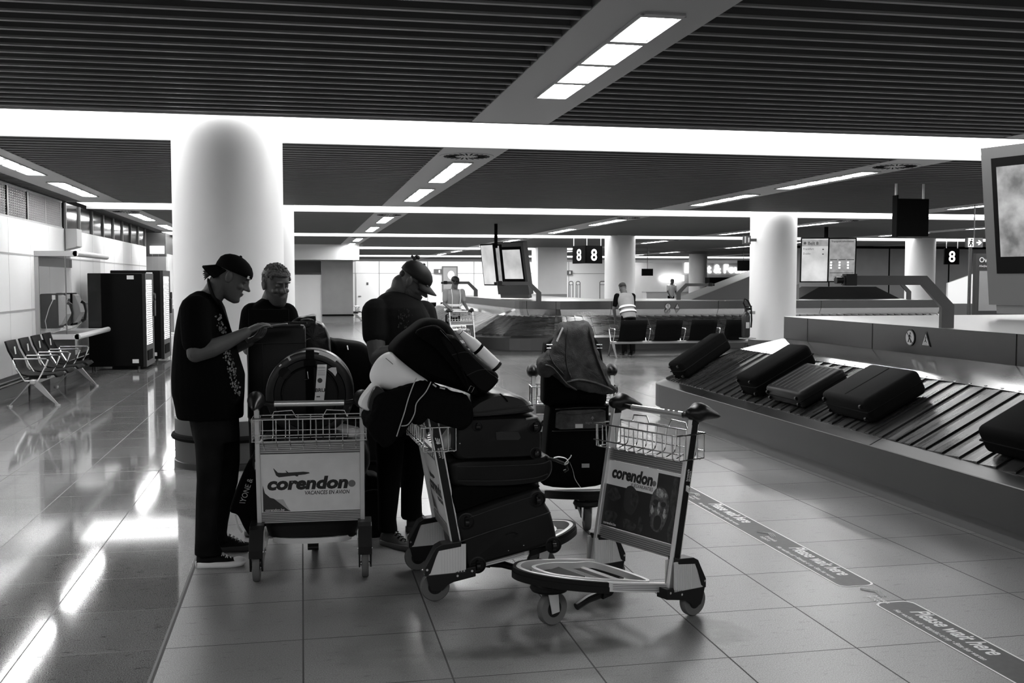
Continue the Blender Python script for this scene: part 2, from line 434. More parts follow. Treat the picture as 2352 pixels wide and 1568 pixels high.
# ---------------------------------------------------------------- baggage carousels
def carousel(name, label, pq, T, top_poly, prof=None, seams=()):
    t = thing(name, label, 'baggage carousel')
    prof = prof or dict(fb=.962, plate=(.31, .82), belt=(.92, .43), lip=.375, kick=.11)
    def strip(seq, off=0.):
        g = G(); rings = []
        for P, Q in pq:
            P = Vector(P); Q = Vector(Q)
            rings.append([Vector((*(P+(Q-P)*f).to_2d(), z)) for f, z in seq])
        return g.loft(rings, False, False)
    pq = [(Vector((*p, 0)), Vector((*q, 0))) for p, q in pq]
    fb = prof['fb']; pf, pz = prof['plate']; bf, bz = prof['belt']; lz = prof['lip']; kz = prof['kick']
    casing = strip([(.0, T), (-.0, fb), (.02, fb-.01)])
    G().add([Vector((x, y, T+.001)) for x, y in top_poly]+[Vector((x, y, T-.02)) for x, y in top_poly], [tuple(range(len(top_poly))), tuple(range(len(top_poly), 2*len(top_poly)))]).build('top_sheet', 'top', t)
    casing.add([Vector((x, y, T)) for x, y in top_poly]+[Vector((x, y, .1)) for x, y in top_poly], [(i, (i+1) % len(top_poly), (i+1) % len(top_poly)+len(top_poly), i+len(top_poly)) for i in range(len(pq), len(top_poly))] if len(top_poly) > len(pq) else [])
    casing.build('casing', 'steel', t)
    strip([(.015, fb-.004), (pf+.02, pz+.004), (pf+.02, pz-.02)]).build('sloping_plate', 'plate', t)
    strip([(bf-.01, bz-.03), (bf, bz), (1., lz+.006), (1.004, lz), (1.004, kz), (.99, kz)]).build('outer_skirt', 'steel_dark', t)
    strip([(.965, kz+.02), (.965, 0)]).build('kick_plate', 'darkgrey', t)
    for i in seams:
        sm = G()
        P, Q = pq[i]; d = (Q-P); s_ = Vector((-d.y, d.x, 0)).normalized()*.004
        n = (Q-P).normalized()*.002
        a = Q+n; sm.add([a-s_+Vector((0, 0, kz)), a+s_+Vector((0, 0, kz)), a+s_+Vector((0, 0, lz)), a-s_+Vector((0, 0, lz))], [(0, 1, 2, 3)])
        sm.build('panel_seam', 'black', t); sm = G()
        b = P+d*bf; sm.add([a-s_+Vector((0, 0, lz+.008)), a+s_+Vector((0, 0, lz+.008)), b+s_+Vector((0, 0, bz+.002)), b-s_+Vector((0, 0, bz+.002))], [(0, 1, 2, 3)])
        sm.build('panel_seam', 'black', t); sm = G()
        c = P+n*1.5; sm.add([c-s_+Vector((0, 0, fb)), c+s_+Vector((0, 0, fb)), c+s_+Vector((0, 0, T)), c-s_+Vector((0, 0, T))], [(0, 1, 2, 3)])
        sm.build('panel_seam', 'black', t)
    # overlapping slats
    b = G(); th = .012
    for i in range(len(pq)-1):
        (P0, Q0), (P1, Q1) = pq[i], pq[i+1]
        q = []
        for k, (P, Q) in enumerate(((P0, Q0), (P1+(P1-P0)*.12, Q1+(Q1-Q0)*.12))):
            up = .016 if k == 0 else .0
            for f, z in ((pf, pz), (bf, bz)):
                v = P+(Q-P)*f; q.append(Vector((v.x, v.y, z+up)))
        vs = q+[v-Vector((0, 0, th)) for v in q]
        b.add(vs, [(0, 1, 3, 2), (4, 6, 7, 5), (0, 4, 5, 1), (2, 3, 7, 6), (0, 2, 6, 4), (1, 5, 7, 3)])
    b.build('slatted_belt', 'belt', t)
    strip([(pf, pz-.03), (bf, bz-.03)]).build('belt_bed', 'black', t)
    return t
def arc(cx, cy, r, a0, a1, n): return [(cx+r*math.cos(a0+(a1-a0)*k/n), cy+r*math.sin(a0+(a1-a0)*k/n)) for k in range(n+1)]
def resample(path, n):
    P = [Vector(p) for p in path]; L = [0]
    for a, b in zip(P, P[1:]): L.append(L[-1]+(b-a).length)
    out = []
    for k in range(n+1):
        d = L[-1]*k/n; i = 0
        while i < len(L)-2 and L[i+1] < d: i += 1
        f = (d-L[i])/max(L[i+1]-L[i], 1e-9); v = P[i]+(P[i+1]-P[i])*min(max(f, 0), 1); out.append((v.x, v.y))
    return out
# near carousel
straight = [-1.2+.19*k for k in range(65)]
pq = [((5.43, y), (4.2, y)) for y in straight]
yl = straight[-1]
outc = resample([(4.2, yl+.1)]+[(4.2, 11.95)]+arc(4.7, 11.95, .5, math.pi, math.pi/2, 10)+[(5.6, 12.45)], 30)
inc = resample([(5.43, yl+.03)]+arc(5.58, 11.12, .15, math.pi, math.pi/2, 8)+[(5.62, 11.27)], 30)
pq += list(zip(inc, outc)); pq += [((5.8+.19*k, 11.27), (5.8+.19*k, 12.45)) for k in range(20)]
car = carousel('baggage_carousel', 'near stainless baggage carousel with sloping black slats carrying suitcases', pq, 1.21,
    [p for p, q in pq]+[(9.6, -1.2)], seams=(30, 44, 55, 62))
# far carousel
n1 = 56
inn = resample([(4.75, 34), (4.98, 24.4), (5.2, 24.05), (5.86, 23.5), (15.6, 23.5)], 110)
def far_pq():
    A = resample([(4.75, 34), (4.98, 24.5)], 50); B = resample([(3.5, 34), (3.62, 23.9)], 50)
    A2 = resample([(4.98, 24.45), (5.05, 24.2), (5.86, 23.5)], 12); B2 = resample([(3.62, 23.7), (3.72, 23.2), (4.3, 22.3), (4.75, 22.1), (5.6, 22.1)], 12)
    A3 = [(5.95+.19*k, 23.5) for k in range(52)]; B3 = [(5.75+.193*k, 22.1) for k in range(52)]
    return list(zip(A, B))+list(zip(A2, B2))+list(zip(A3, B3))
pf_ = far_pq()
carousel('baggage_carousel', 'far empty stainless baggage carousel behind the row of black seats', pf_, 1.15,
    [p for p, q in pf_]+[(15.6, 26.2), (7.6, 26.6), (7.4, 34)], seams=(55, 62, 70, 84, 98))
# sensor arms: flat grey bars standing on the casings and reaching over the belts
def arm(x, y, z0, label, flip=1, yaw=0., s=1.):
    t = thing('sensor_arm', label, 'sensor arm', (x, y, z0), yaw)
    f = -flip
    g = G()
    pts = [(0, .0), (0, .17), (.24*f, .40), (.95*f, .40)]
    w_ = .055
    poly = [(-w_, 0), (w_, 0), (w_, .16), (.22*f+(.0), .345), (1.0*f, .345), (1.0*f, .44), (.26*f, .44), (-w_, .19)]
    if flip > 0: poly = [(-.06, 0), (.06, 0), (.06, .2), (-.21, .455), (-1.0, .455), (-1.0, .375), (-.25, .375), (-.06, .18)]
    else: poly = [(.06, 0), (-.06, 0), (-.06, .2), (.21, .455), (1.0, .455), (1.0, .375), (.25, .375), (.06, .18)]
    m = Matrix(((1, 0, 0, 0), (0, 0, -1, 0), (0, 1, 0, 0), (0, 0, 0, 1)))
    g.prism([(a*s, b*s) for a, b in poly], -.02, .02, m).build('flat_bar', 'darkgrey2', t)
    G().span((f*.93*s-.05, -.035, .37*s), (f*.93*s+.05, .035, .47*s)).cyl((f*1.0*s, 0, .415*s), (f*1.06*s, 0, .415*s), .03).build('sensor_head', 'plastic', t)
    return t
M['darkgrey2'] = grey('painted_grey_bar', .05, .45)
arm(5.52, 8.2, 1.21, 'grey flat sensor arm bent over the near carousel')
arm(5.45, 23.95, 1.15, 'grey sensor arm over the left side of the far carousel')
arm(5.2, 31.5, 1.15, 'small distant sensor arm behind the worker pushing a trolley')
arm(9.3, 25., 1.15, 'grey sensor arm in front of the man in a white shirt', -1, s=.9)
arm(15.2, 24.2, 1.15, 'grey sensor arm by the single 8 sign, beyond the near carousel', 1)
# pictogram stickers on the casings
def pictos(cx, cy, z, axis, label, s=1.):
    """axis 'x-' = on a face looking to -x, 'y-' = on a face looking to -y"""
    mw = Matrix(((0, 0, -1, cx), (-1, 0, 0, cy), (0, 1, 0, z), (0, 0, 0, 1))) if axis == 'x-' else Matrix(((1, 0, 0, cx), (0, 0, -1, cy), (0, 1, 0, z), (0, 0, 0, 1)))
    t = thing('safety_sticker', label[0], 'safety sticker', mw=mw)
    ring = G(); n = 32
    for r0, r1 in ((.068*s, .08*s),):
        vs = [(math.cos(2*math.pi*k/n)*r, math.sin(2*math.pi*k/n)*r, .003) for r in (r0, r1) for k in range(n)]
        ring.add(vs, [(k, (k+1) % n, n+(k+1) % n, n+k) for k in range(n)])
    ring.ball((.008*s, .042*s, .003), (.011*s, .011*s, .001)); 
    for a, b, w_ in (((.005, .03), (-.004, -.008), .012), ((-.004, -.008), (-.024, -.045), .008), ((-.004, -.008), (.02, -.025), .008), ((.02, -.025), (.018, -.05), .008), ((.004, .025), (-.025, .008), .006), ((.004, .025), (.028, .004), .006)):
        ring.tube([(a[0]*s, a[1]*s, .003), (b[0]*s, b[1]*s, .003)], w_*s*.8, 6, flat=(1, .15))
    ring.tube([(-.05*s, .052*s, .0032), (.05*s, -.052*s, .0032)], .006*s, 6, flat=(1, .2))
    ring.build('symbol', 'text_black', t); G().lathe([(.07*s, 0), (.07*s, .0022)]).build('backing', 'sticker', t)
    t2 = thing('warning_sticker', label[1], 'safety sticker', mw=mw @ T(.26*s, -.01*s, 0))
    tri = G(); P3 = [(0, .085), (-.075, -.06), (.075, -.06)]; Q3 = [(0, .062), (-.055, -.048), (.055, -.048)]
    tri.add([(x*s, y*s, .003) for x, y in P3+Q3], [(0, 1, 4, 3), (1, 2, 5, 4), (2, 0, 3, 5)])
    for a, b in (((0, .035), (.004, .0)), ((.004, 0), (-.016, -.02)), ((.004, 0), (.018, -.022)), ((0, .02), (.02, .026)), ((-.03, -.036), (.03, -.036))):
        tri.tube([(a[0]*s, a[1]*s, .003), (b[0]*s, b[1]*s, .003)], .005*s, 6, flat=(1, .2))
    tri.build('symbol', 'text_black', t2); G().prism([(x*s, y*s) for x, y in Q3], 0, .0022).build('backing', 'sticker', t2)
M['sticker'] = grey('metallic_sticker', .32, .5)
p = atx(2090, 775, 5.425)
pictos(5.425, p.y, p.z, 'x-', ('round no-walking sticker on the near carousel casing', 'triangular warning sticker on the near carousel casing'), .95)
p = at(1534, 703, 23.49)
pictos(p.x, 23.49, p.z, 'y-', ('round no-walking sticker on the far carousel casing', 'triangular warning sticker on the far carousel casing'), .9)
p = at(1984+135, 703, 23.49)
# feed ramp behind the far carousel
t = thing('conveyor_ramp', 'dark inclined conveyor ramp rising behind the far carousel', 'conveyor', (9.5, 24.6, 1.155))
mxz = Matrix(((1, 0, 0, 0), (0, 0, 1, 0), (0, 1, 0, 0), (0, 0, 0, 1)))
G().prism([(0, 0), (2.7, 1.02), (2.7, 0)], 0, .1, mxz).build('side_panel', 'darkgrey4', t)
G().prism([(0.02, .0), (2.7, .96), (2.7, 0)], .1, 1.3, mxz).build('conveyor_bed', 'darkgrey', t)
G().prism([(1.7, 0), (2.7, .4), (2.7, 0)], -.35, -.3, mxz).build('side_guard', 'darkgrey', t)

t = thing('conveyor_hood', 'black rubber-sided conveyor hood on the far carousel, left of the round pole', 'conveyor', (12.55, 25., 1.15))
G().prism([(0, .004), (.6, .32), (2.2, .32), (2.9, .004)], 0, 1., mxz).build('hood', 'rubber', t)
# ---------------------------------------------------------------- seating
M['seat'] = grey('black_seat_shell', .004, .6, spec=.07)
M['seatmesh'] = grey('dark_seat_back', .035, .5)
M['white_plate'] = grey('white_label_and_slot_plate', .75, .4)
def make_bench(n, pitch, sw, label, seat_z=.40, back_z=.84, legm='alu_dark'):
    t = thing('bench_seating', label, 'seating')
    L = n*pitch
    G().box((0, .0, .315), (L+.06, .07, .06), bev=.012).build('beam', 'alu_dark', t)
    for i in range(n):
        x = -L/2+(i+.5)*pitch
        prof = [(.27, seat_z-.03), (.24, seat_z+.005), (.1, seat_z-.01), (-.08, seat_z-.012), (-.17, seat_z+.01), (-.215, seat_z+.07), (-.25, seat_z+.2), (-.31, back_z-.12), (-.345, back_z)]
        g = G(); rings = []
        for y, z in prof:
            rings.append([(x+sw*(u/2), y-.02*(1-u*u)*(1 if z > seat_z+.03 else 0), z-.012*(1-u*u)*(0 if z > seat_z+.03 else 1)) for u in (-1, -.6, 0, .6, 1)])
        g.loft(rings, False, False)
        o = g.build('seat_shell', 'seat', t, smooth=True); md = o.modifiers.new('s', 'SOLIDIFY'); md.thickness = .016; md.offset = 0
        G().box((0, 0, 0), (.045, .006, .1), T(x, -.285, seat_z+.31) @ Matrix.Rotation(.12, 4, 'X')).build('slot_stand_in', 'white_plate', t)  # white plate added in place of a slot where the wall shows through
        G().span((x-.1, -.1, .34), (x+.1, .12, seat_z-.02)).build('seat_bracket', 'plastic', t)
    for i in range(n+1):
        x = -L/2+i*pitch
        G().tube([(x, -.1, .33), (x, -.2, .50), (x, -.24, .60), (x, -.225, .615), (x, .17, .615), (x, .19, .60), (x, .15, .5), (x, .06, .33), (x, -.1, .33)], .011, 8).build('armrest', 'chrome', t, smooth=True)
    for sx in (-1, 1):
        x = sx*(L/2-.02)
        for sy in (-1, 1):
            G().loft([[(x-.035, sy*.02-.03, .30), (x+.035, sy*.02-.03, .30), (x+.035, sy*.02+.03, .34), (x-.035, sy*.02+.03, .34)],
                      [(x-.02, sy*.17-.02, .13), (x+.02, sy*.17-.02, .13), (x+.02, sy*.17+.02, .16), (x-.02, sy*.17+.02, .16)],
                      [(x-.012, sy*.29-.012, .015), (x+.012, sy*.29-.012, .015), (x+.012, sy*.29+.012, .02), (x-.012, sy*.29+.012, .02)]]).cyl((x, sy*.29, 0), (x, sy*.29, .02), .035).build('leg', legm, t)
    return t
b = make_bench(4, .66, .5, 'row of four dark seats on one beam by the left wall, beside the wall telephones')
b.location = (-3.42, 15.72, 0); b.rotation_euler = (0, 0, -math.pi/2)
b = make_bench(4, .78, .58, 'row of four black seats with their backs to the trolleys, before the far carousel', .37, .80, 'darkgrey')
b.location = (7.98, 21.25, 0); b.rotation_euler = (0, 0, 0)
b = make_bench(2, .66, .5, 'small distant seat bench by the white door'); b.location = (2.05, 41.9, 0); b.rotation_euler = (0, 0, -math.pi/2)
b = make_bench(3, .66, .5, 'distant black seats against the far white wall, behind the bearded man'); b.location = (5.2, 38.2, 0); b.rotation_euler = (0, 0, 0)
# ---------------------------------------------------------------- rail at the foot of the left wall
t = thing('bumper_rail', 'round steel bumper rail on short posts along the foot of the left wall', 'rail', (-3.82, 0, 0))
G().cyl((0, 8, .26), (0, 28.5, .26), .038, seg=16).build('rail_tube', 'steel', t, smooth=True)
for k in range(9): G().cyl((0, 9+2.3*k, 0), (0, 9+2.3*k, .25), .018, seg=10).build('post', 'steel_dark', t)
# ---------------------------------------------------------------- vending machines
def vending(x, y, w, d, h, label):
    """front faces +x; near side faces the camera"""
    t = thing('vending_machine', label, 'vending machine', (x, y, 0))
    G().span((-d, 0, .06), (-.06, w, h), bev=.015).build('cabinet', 'blackgloss2', t)
    G().span((-.06, .0, .05), (0, w, h-.0)).build('door', 'darkgrey3', t)
    G().span((-.0, .08, .45), (.008, w*.72, h-.12)).build('display_window', 'vend_lit', t)
    sh = G()
    for k in range(28): sh.span((.006, .08, .47+k*.04), (.022, w*.72, .482+k*.04))
    sh.build('shelves', 'darkgrey', t)
    G().span((0, w*.78, .95), (.05, w*.93, 1.25), bev=.01).build('payment_unit', 'plastic', t)
    G().cyl((.03, w*.8, 1.32), (.06, w*.8, 1.32), .07).build('card_reader', 'plastic', t)
    G().span((0, .1, .16), (.012, w*.7, .34)).build('delivery_flap', 'black', t)
    for dx in (-d+.1, -.15): G().cyl((dx, .06, 0), (dx, .06, .07), .025).build('foot', 'steel_dark', t)
    G().span((-.32, -.002, h-.11), (-.2, .001, h-.04)).build('sticker', 'white_plate', t)
    G().span((-.25, -.002, .12), (-.14, .001, .19)).build('sticker', 'white_plate', t)
    return t
M['blackgloss2'] = grey('black_cabinet', .002, .6, spec=.1)
M['darkgrey3'] = grey('dark_door', .014, .4, spec=.3)
m, n, l, b_ = nt('lit_product_window')
tc = n.new('ShaderNodeTexCoord'); vo = n.new('ShaderNodeTexVoronoi'); vo.inputs['Scale'].default_value = 14; l.new(tc.outputs['Object'], vo.inputs['Vector'])
rr = n.new('ShaderNodeMapRange'); rr.inputs[1].default_value = 0; rr.inputs[2].default_value = .6; rr.inputs[3].default_value = 3.2; rr.inputs[4].default_value = .9
l.new(vo.outputs['Distance'], rr.inputs[0]); l.new(rr.outputs[0], b_.inputs['Emission Strength']); b_.inputs['Emission Color'].default_value = (1, 1, 1, 1); M['vend_lit'] = m
vending(-2.8, 20.05, 1.05, 1.0, 1.76, 'nearer black vending machine with a lit front, by the left wall')
vending(-2.72, 21.9, 1.15, 1.0, 1.83, 'farther black vending machine, standing behind the first one')
t = thing('display_cart', 'small metal display stand past the vending machines', 'stand', (-3.2, 26.4, 0))
for sx in (0, .45):
    for sy in (0, .5): G().cyl((sx, sy, 0), (sx, sy, 1.05), .015, seg=8).build('post', 'alu', t)
for z in (.35, 1.05): G().span((0, 0, z-.02), (.45, .5, z)).build('shelf', 'alu', t)
G().span((.04, .02, .38), (.41, .04, .95)).build('front_panel', 'midgrey', t)
# ---------------------------------------------------------------- wall telephones
M['pane'] = glassy('clear_pane', .25, .10)
t = thing('telephone_shelter', 'wall mounted telephone shelter with glass sides and grey frame', 'telephone booth', (-4, 17.1, 0))
G().span((0, 0, .55), (.06, .05, 1.995)).build('side_post', 'midgrey', t)
G().span((0, 0, 2.0), (.62, .06, 2.08)).build('canopy_beam', 'midgrey', t)
G().tube([(.60, 0, 2.04), (.60, 2.6, 2.04)], .045, 12).build('canopy_tube', 'alu', t, smooth=True)
G().span((0, .02, 2.05), (.58, 2.6, 2.06)).build('canopy_sheet', 'darkgrey', t)
G().span((.06, .02, .86), (.50, .035, 2.0)).build('side_glass', 'pane', t)
G().span((.0, .0, .72), (.62, .05, .80)).tube([(.60, 0, .76), (.60, 2.6, .76)], .045, 12).build('shelf_rail', 'alu', t)
G().span((0, .05, .76), (.57, 2.6, .78)).build('shelf', 'midgrey', t)
G().span((.0, .3, .0), (.12, 2.2, .72)).build('lower_cabinet', 'darkgrey', t)
G().span((.0, 2.55, .8), (.5, 2.565, 2.0)).build('side_glass', 'pane', t)
G().span((.0, .05, 1.85), (.02, 2.6, 2.0)).span((.0, .2, .9), (.012, .26, 1.9)).span((.44, .0, .8), (.45, .03, 2.0)).build('inner_frame', 'darkgrey', t)
def phone(y, label):
    p = thing('wall_telephone', label, 'telephone', (-3.99, y, 0))
    G().span((0, 0, .88), (.26, .42, 1.42), bev=.02).build('housing', 'black', p)
    G().prism([(.26, .92), (.3, .95), (.38, 1.1), (.3, 1.38), (.26, 1.4)], -.40, -.04, Matrix(((1, 0, 0, 0), (0, 0, -1, 0), (0, 1, 0, 0), (0, 0, 0, 1)))).build('front_panel', 'alu_dark', p)
    G().tube([(.38, .12, 1.28), (.43, .12, 1.25), (.45, .12, 1.12), (.43, .12, .98), (.38, .12, .95)], [.03, .024, .018, .024, .03], 10).build('handset', 'plastic', p, smooth=True)
    G().span((.18, -.004, 1.33), (.23, .002, 1.40)).build('badge', 'white_plate', p)
    pts = [Vector((.2, -.02, 1.33)), Vector((.14, -.03, 1.2)), Vector((.08, -.03, 1.0)), Vector((.1, -.03, .86)), Vector((.2, -.03, .82)), Vector((.32, -.02, .86)), Vector((.39, .04, .93))]
    G().tube(pts, .006, 6).build('cord', 'alu', p, smooth=True)
phone(17.35, 'nearer of the two wall telephones in the glass shelter'); phone(18.4, 'farther of the two wall telephones in the glass shelter')
t = thing('wall_speaker', 'pale boxed unit hanging from a pole high on the left wall', 'wall box', (-4, 19.25, 2.16))
G().prism([(0, 0), (.16, .04), (.2, .06), (.2, .36), (0, .36)], -.42, 0, Matrix(((1, 0, 0, 0), (0, 0, -1, 0), (0, 1, 0, 0), (0, 0, 0, 1)))).build('box_body', 'midwhite', t)
G().span((-.0, -.03, -.12), (.02, -.01, .8)).build('pole', 'darkgrey', t)
# ---------------------------------------------------------------- hanging signs
def rods(t, pts, z0, z1, r=.012, m='alu'):
    for x, y in pts: G().cyl((x, y, z0), (x, y, z1), r, seg=8).build('hanging_rod', m, t)
# cube sign with an 8 on two faces
p = at(1345, 583, 31.2); a = math.radians(-15.9-34)   # corner edge towards the hall
t = thing('hanging_sign', 'black hanging corner sign reading 8 on both faces', 'sign', (p.x, p.y, 2.16))
s_ = .66; h_ = .55
dirL = Vector((-RT.x, -RT.y, 0)); dirF = Vector((FW.x, FW.y, 0)).normalized(); R_ = Vector((RT.x, RT.y, 0))
u1 = (-R_*math.sin(math.radians(34))+dirF*math.cos(math.radians(34)))     # along the left face, going away
u2 = (R_*math.cos(math.radians(34))+dirF*math.sin(math.radians(34)))
for u, nm in ((u1, 'sign_face'), (u2, 'sign_face')):
    mw = basis((0, 0, 0), u if u is u2 else -u, (0, 0, 1))
    off = 0 if u is u2 else -s_
    G().box((off+s_/2, h_/2, -.02), (s_, h_, .04), mw).build(nm, 'black', t)
    text('numeral', '8', .5, mw @ T(off+s_/2, h_/2-.18, .003), 'sign_glyph', t, bold=.012, align='CENTER')
rods(t, [(u2.x*.05, u2.y*.05), (u2.x*.6, u2.y*.6), (u1.x*.6, u1.y*.6)], h_, CZ-2.16)
p = at(2168, 607, 30.9); q = at(2203, 570, 30.9)
t = thing('hanging_sign', 'single black hanging sign reading 8, right of a distant column', 'sign', (p.x, p.y, p.z))
w_ = q.x-p.x; h_ = q.z-p.z
G().box((w_/2, 0, h_/2), (w_, .05, h_)).build('sign_face', 'black', t)
text('numeral', '8', .5, Matrix(((1, 0, 0, w_/2), (0, 0, -1, -.03), (0, 1, 0, h_/2-.18), (0, 0, 0, 1))), 'sign_glyph', t, bold=.012, align='CENTER')
rods(t, [(w_*.15, 0), (w_*.9, 0)], h_, CZ-p.z)
# unlit back of a hanging sign near the right
p = at(2062, 542, 13.5); q = at(2134, 457, 13.5)
t = thing('hanging_sign', 'black unlit back of a sign hanging on two rods, right of the second column', 'sign', (p.x, p.y, p.z))
w_ = q.x-p.x; h_ = q.z-p.z
G().span((0, 0, 0), (w_, .05, h_)).span((.02, -.006, .02), (w_-.02, 0, h_-.02)).build('back_panel', 'black', t)
G().span((-.02, 0, -.01), (.0, .12, h_+.05)).build('side_panel', 'black', t)
rods(t, [(.02, .1), (w_-.06, .05)], h_, CZ-p.z, .018)
# info screens hung above the far carousel, tilted towards the hall
def screen(mw, w, h, name, label, mat, frame=.03, depth=.06, cat='screen', framemat='black'):
    t = thing(name, label, cat, mw=mw)
    G().box((0, 0, -depth/2), (w, h, depth)).build('frame', framemat, t)
    G().box((0, 0, .002), (w-2*frame, h-2*frame, .004)).build('display', mat, t)
    return t
def scr_mat(name, lo, hi, scale, e):
    m, n, l, b = nt(name)
    tc = n.new('ShaderNodeTexCoord'); no = n.new('ShaderNodeTexNoise'); no.inputs['Scale'].default_value = scale; no.inputs['Detail'].default_value = 6; l.new(tc.outputs['Object'], no.inputs['Vector'])
    r = n.new('ShaderNodeMapRange'); r.inputs[1].default_value = .35; r.inputs[2].default_value = .65; r.inputs[3].default_value = lo*e; r.inputs[4].default_value = hi*e
    l.new(no.outputs['Fac'], r.inputs[0]); l.new(r.outputs[0], b.inputs['Emission Strength']); b.inputs['Emission Color'].default_value = (1, 1, 1, 1)
    b.inputs['Base Color'].default_value = (.02, .02, .02, 1); b.inputs['Roughness'].default_value = .15
    return m
M['scr_light'] = scr_mat('screen_pale_image', .55, .95, 1.4, .6)
M['scr_grey'] = scr_mat('screen_grey_image', .30, .45, 6., .6)
M['scr_photo'] = scr_mat('screen_landscape', .15, .65, 3.2, .6)
M['scr_ink'] = grey('screen_ink', .02, .5)
def facing(px, py, Y, tilt, yaw=0.):
    """matrix at a place, local z towards the hall (−y turned by yaw), leaning forward by tilt"""
    p = at(px, py, Y)
    return T(*p) @ Matrix.Rotation(yaw, 4, 'Z') @ Matrix.Rotation(math.pi/2+tilt, 4, 'X')
Yt = 24.6; yw = -.35
mw = facing(1871, 597, Yt, .09, yw)
t = screen(mw, .70, 1.14, 'information_screen', 'tall lit screen with a pale picture, left of a pair', 'scr_light')
G().box((0, .43, .006), (.64, .16, .002)).build('title_bar', 'scr_grey', t)
text('screen_text', 'Belt 8', .11, T(-.18, .39, .008), 'scr_ink', t, bold=.02)
G().lathe([(.035, .006), (.035, .009)], (-.25, .43, 0)).build('dot', 'scr_ink', t)
text('screen_text', 'Frankfurt', .07, T(-.29, .26, .008), 'scr_ink', t); text('screen_text', 'Dublin', .07, T(-.29, .14, .008), 'scr_ink', t)
for yy in (.27, .15): G().box((.2, yy, .008), (.035, .03, .002)).build('status_mark', 'scr_ink', t)
mw = facing(1934, 597, Yt+.15, .09, yw)
t = screen(mw, .70, 1.14, 'information_screen', 'tall grey lit screen headed Transport information, right of a pair', 'scr_grey')
text('screen_text', 'Transport information', .062, T(0, .46, .008), 'scr_ink', t, align='CENTER', bold=.02)
for k in (-1, 0, 1):
    G().box((k*.21, .01, .008), (.18, .016, .002)).build('table_rule', 'scr_ink', t)
    for q in range(3 if k else 3): G().box((k*.21-.06, -.06-.07*q, .008), (.045, .04, .002)).build('icon', 'sign_lit', t)
G().box((0, -.33, .008), (.6, .012, .002)).build('table_rule', 'scr_ink', t)
for q in range(3): G().box((0, -.42-.04*q, .008), (.4, .008, .002)).build('table_rule', 'scr_ink', t)
p = at(1902, 545, Yt+.1)
tag(G().cyl((p.x, p.y+.1, p.z-.05), (p.x, p.y+.1, CZ), .05).build('ceiling_bracket', 'black'), 'short black bracket carrying the pair of tall screens', 'bracket')
# left pair seen nearly edge on, and the big picture totem beside it, both leaning out over the far carousel
mw = facing(1122, 608, 24.8, .12, -1.22); t = screen(mw, .62, 1.0, 'information_screen', 'narrow tilted screen seen edge-on, leftmost above the far carousel', 'scr_light')
mw = facing(1137, 609, 25.3, .12, -1.22); t = screen(mw, .62, 1.0, 'information_screen', 'tilted screen beside the leftmost one above the far carousel', 'scr_grey')
p = at(1139, 560, 25.)
tag(G().cyl((p.x, p.y, p.z-.1), (p.x, p.y, CZ), .04).build('ceiling_bracket', 'black'), 'black bracket above the edge-on screens of the far carousel', 'bracket')
def totem(mw, w, h, label, img, s=1.):
    t = thing('display_totem', label, 'display', mw=mw)
    G().prism([(-w/2, -h/2), (w/2, -h/2), (w/2, h/2), (-w/2, h/2)], -.16, 0).build('housing', 'totem', t)
    G().box((0, .06*h, .003), (w*.84, h*.72, .006)).build('bezel', 'black', t)
    G().box((0, .085*h, .008), (w*.76, h*.56, .004)).build('display', img, t)
    G().box((0, -h/2-.05, -.08), (w*.9, .10, .12)).build('foot_plate', 'darkgrey', t)
    return t
M['totem'] = grey('grey_totem_housing', .07, .5)
M['totem_light'] = grey('light_totem_housing', .7, .5)
mw = facing(1172, 617, 26.4, .19, -.95); t = totem(mw, 1.1, 1.35, 'large tilted picture display leaning out over the far carousel', 'scr_light')
p1 = D0 = CAM+ray(2262, 520)*11.3
# near totem: its face looks to the left of the hall and leans forward
u = (R_*.5-dirF*.87).normalized(); top = Vector((0, 0, 1))
ctr = CAM+ray(2262, 520)*11.4
tiltv = (Vector((0, 0, 1))*1.68+(-R_)*.24).normalized()
mw = basis(ctr+u*.75, u, tiltv)
t = totem(mw, 1.5, 1.72, 'big tilted grey display totem standing on the near carousel', 'scr_photo')
text('screen_text', '12:45', .24, T(.12, -.3, .012), 'sign_glyph', t, bold=.02)
q = mw @ Vector((0, -.9, -.08))
tag(G().cyl((q.x, q.y, 1.21), (q.x, q.y, q.z+.06), .06).build('display_post', 'darkgrey'), 'short grey post under the big display totem', 'post')
# exit sign on a pole, oversize baggage board
p = at(2237, 557, 17.)
t = thing('exit_sign', 'running man exit sign with arrow hanging beside the oversize board', 'sign', (p.x, p.y, p.z))
G().box((0, 0, 0), (.33, .05, .17)).build('sign_case', 'darkgrey', t)
mxy = Matrix(((1, 0, 0, 0), (0, 0, -1, -.027), (0, 1, 0, 0), (0, 0, 0, 1)))
G().box((-.08, 0, 0), (.11, .16, .003), mxy).build('lit_panel', 'sign_lit2', t)
g = G(); 
for a, b_, r_ in (((-.075, .03), (-.085, -.01), .012), ((-.085, -.01), (-.12, -.06), .009), ((-.085, -.01), (-.06, -.035), .009), ((-.06, -.035), (-.065, -.07), .009), ((-.075, .03), (-.045, .005), .007), ((-.075, .025), (-.11, .01), .007)):
    g.tube([(a[0], a[1], .004), (b_[0], b_[1], .004)], r_, 6, mat=mxy)
g.ball((-.068, .055, .004), .014, 10, 6, mat=mxy); g.build('running_figure', 'black', t)
G().prism([(.03, .012), (.085, .012), (.06, .045), (.085, .045), (.14, 0), (.085, -.045), (.06, -.045), (.085, -.012), (.03, -.012)], .002, .005, mxy).build('arrow', 'sign_lit2', t)
G().cyl((.02, .03, .085), (.02, .03, CZ-p.z), .01, seg=8).build('hanging_rod', 'darkgrey', t)
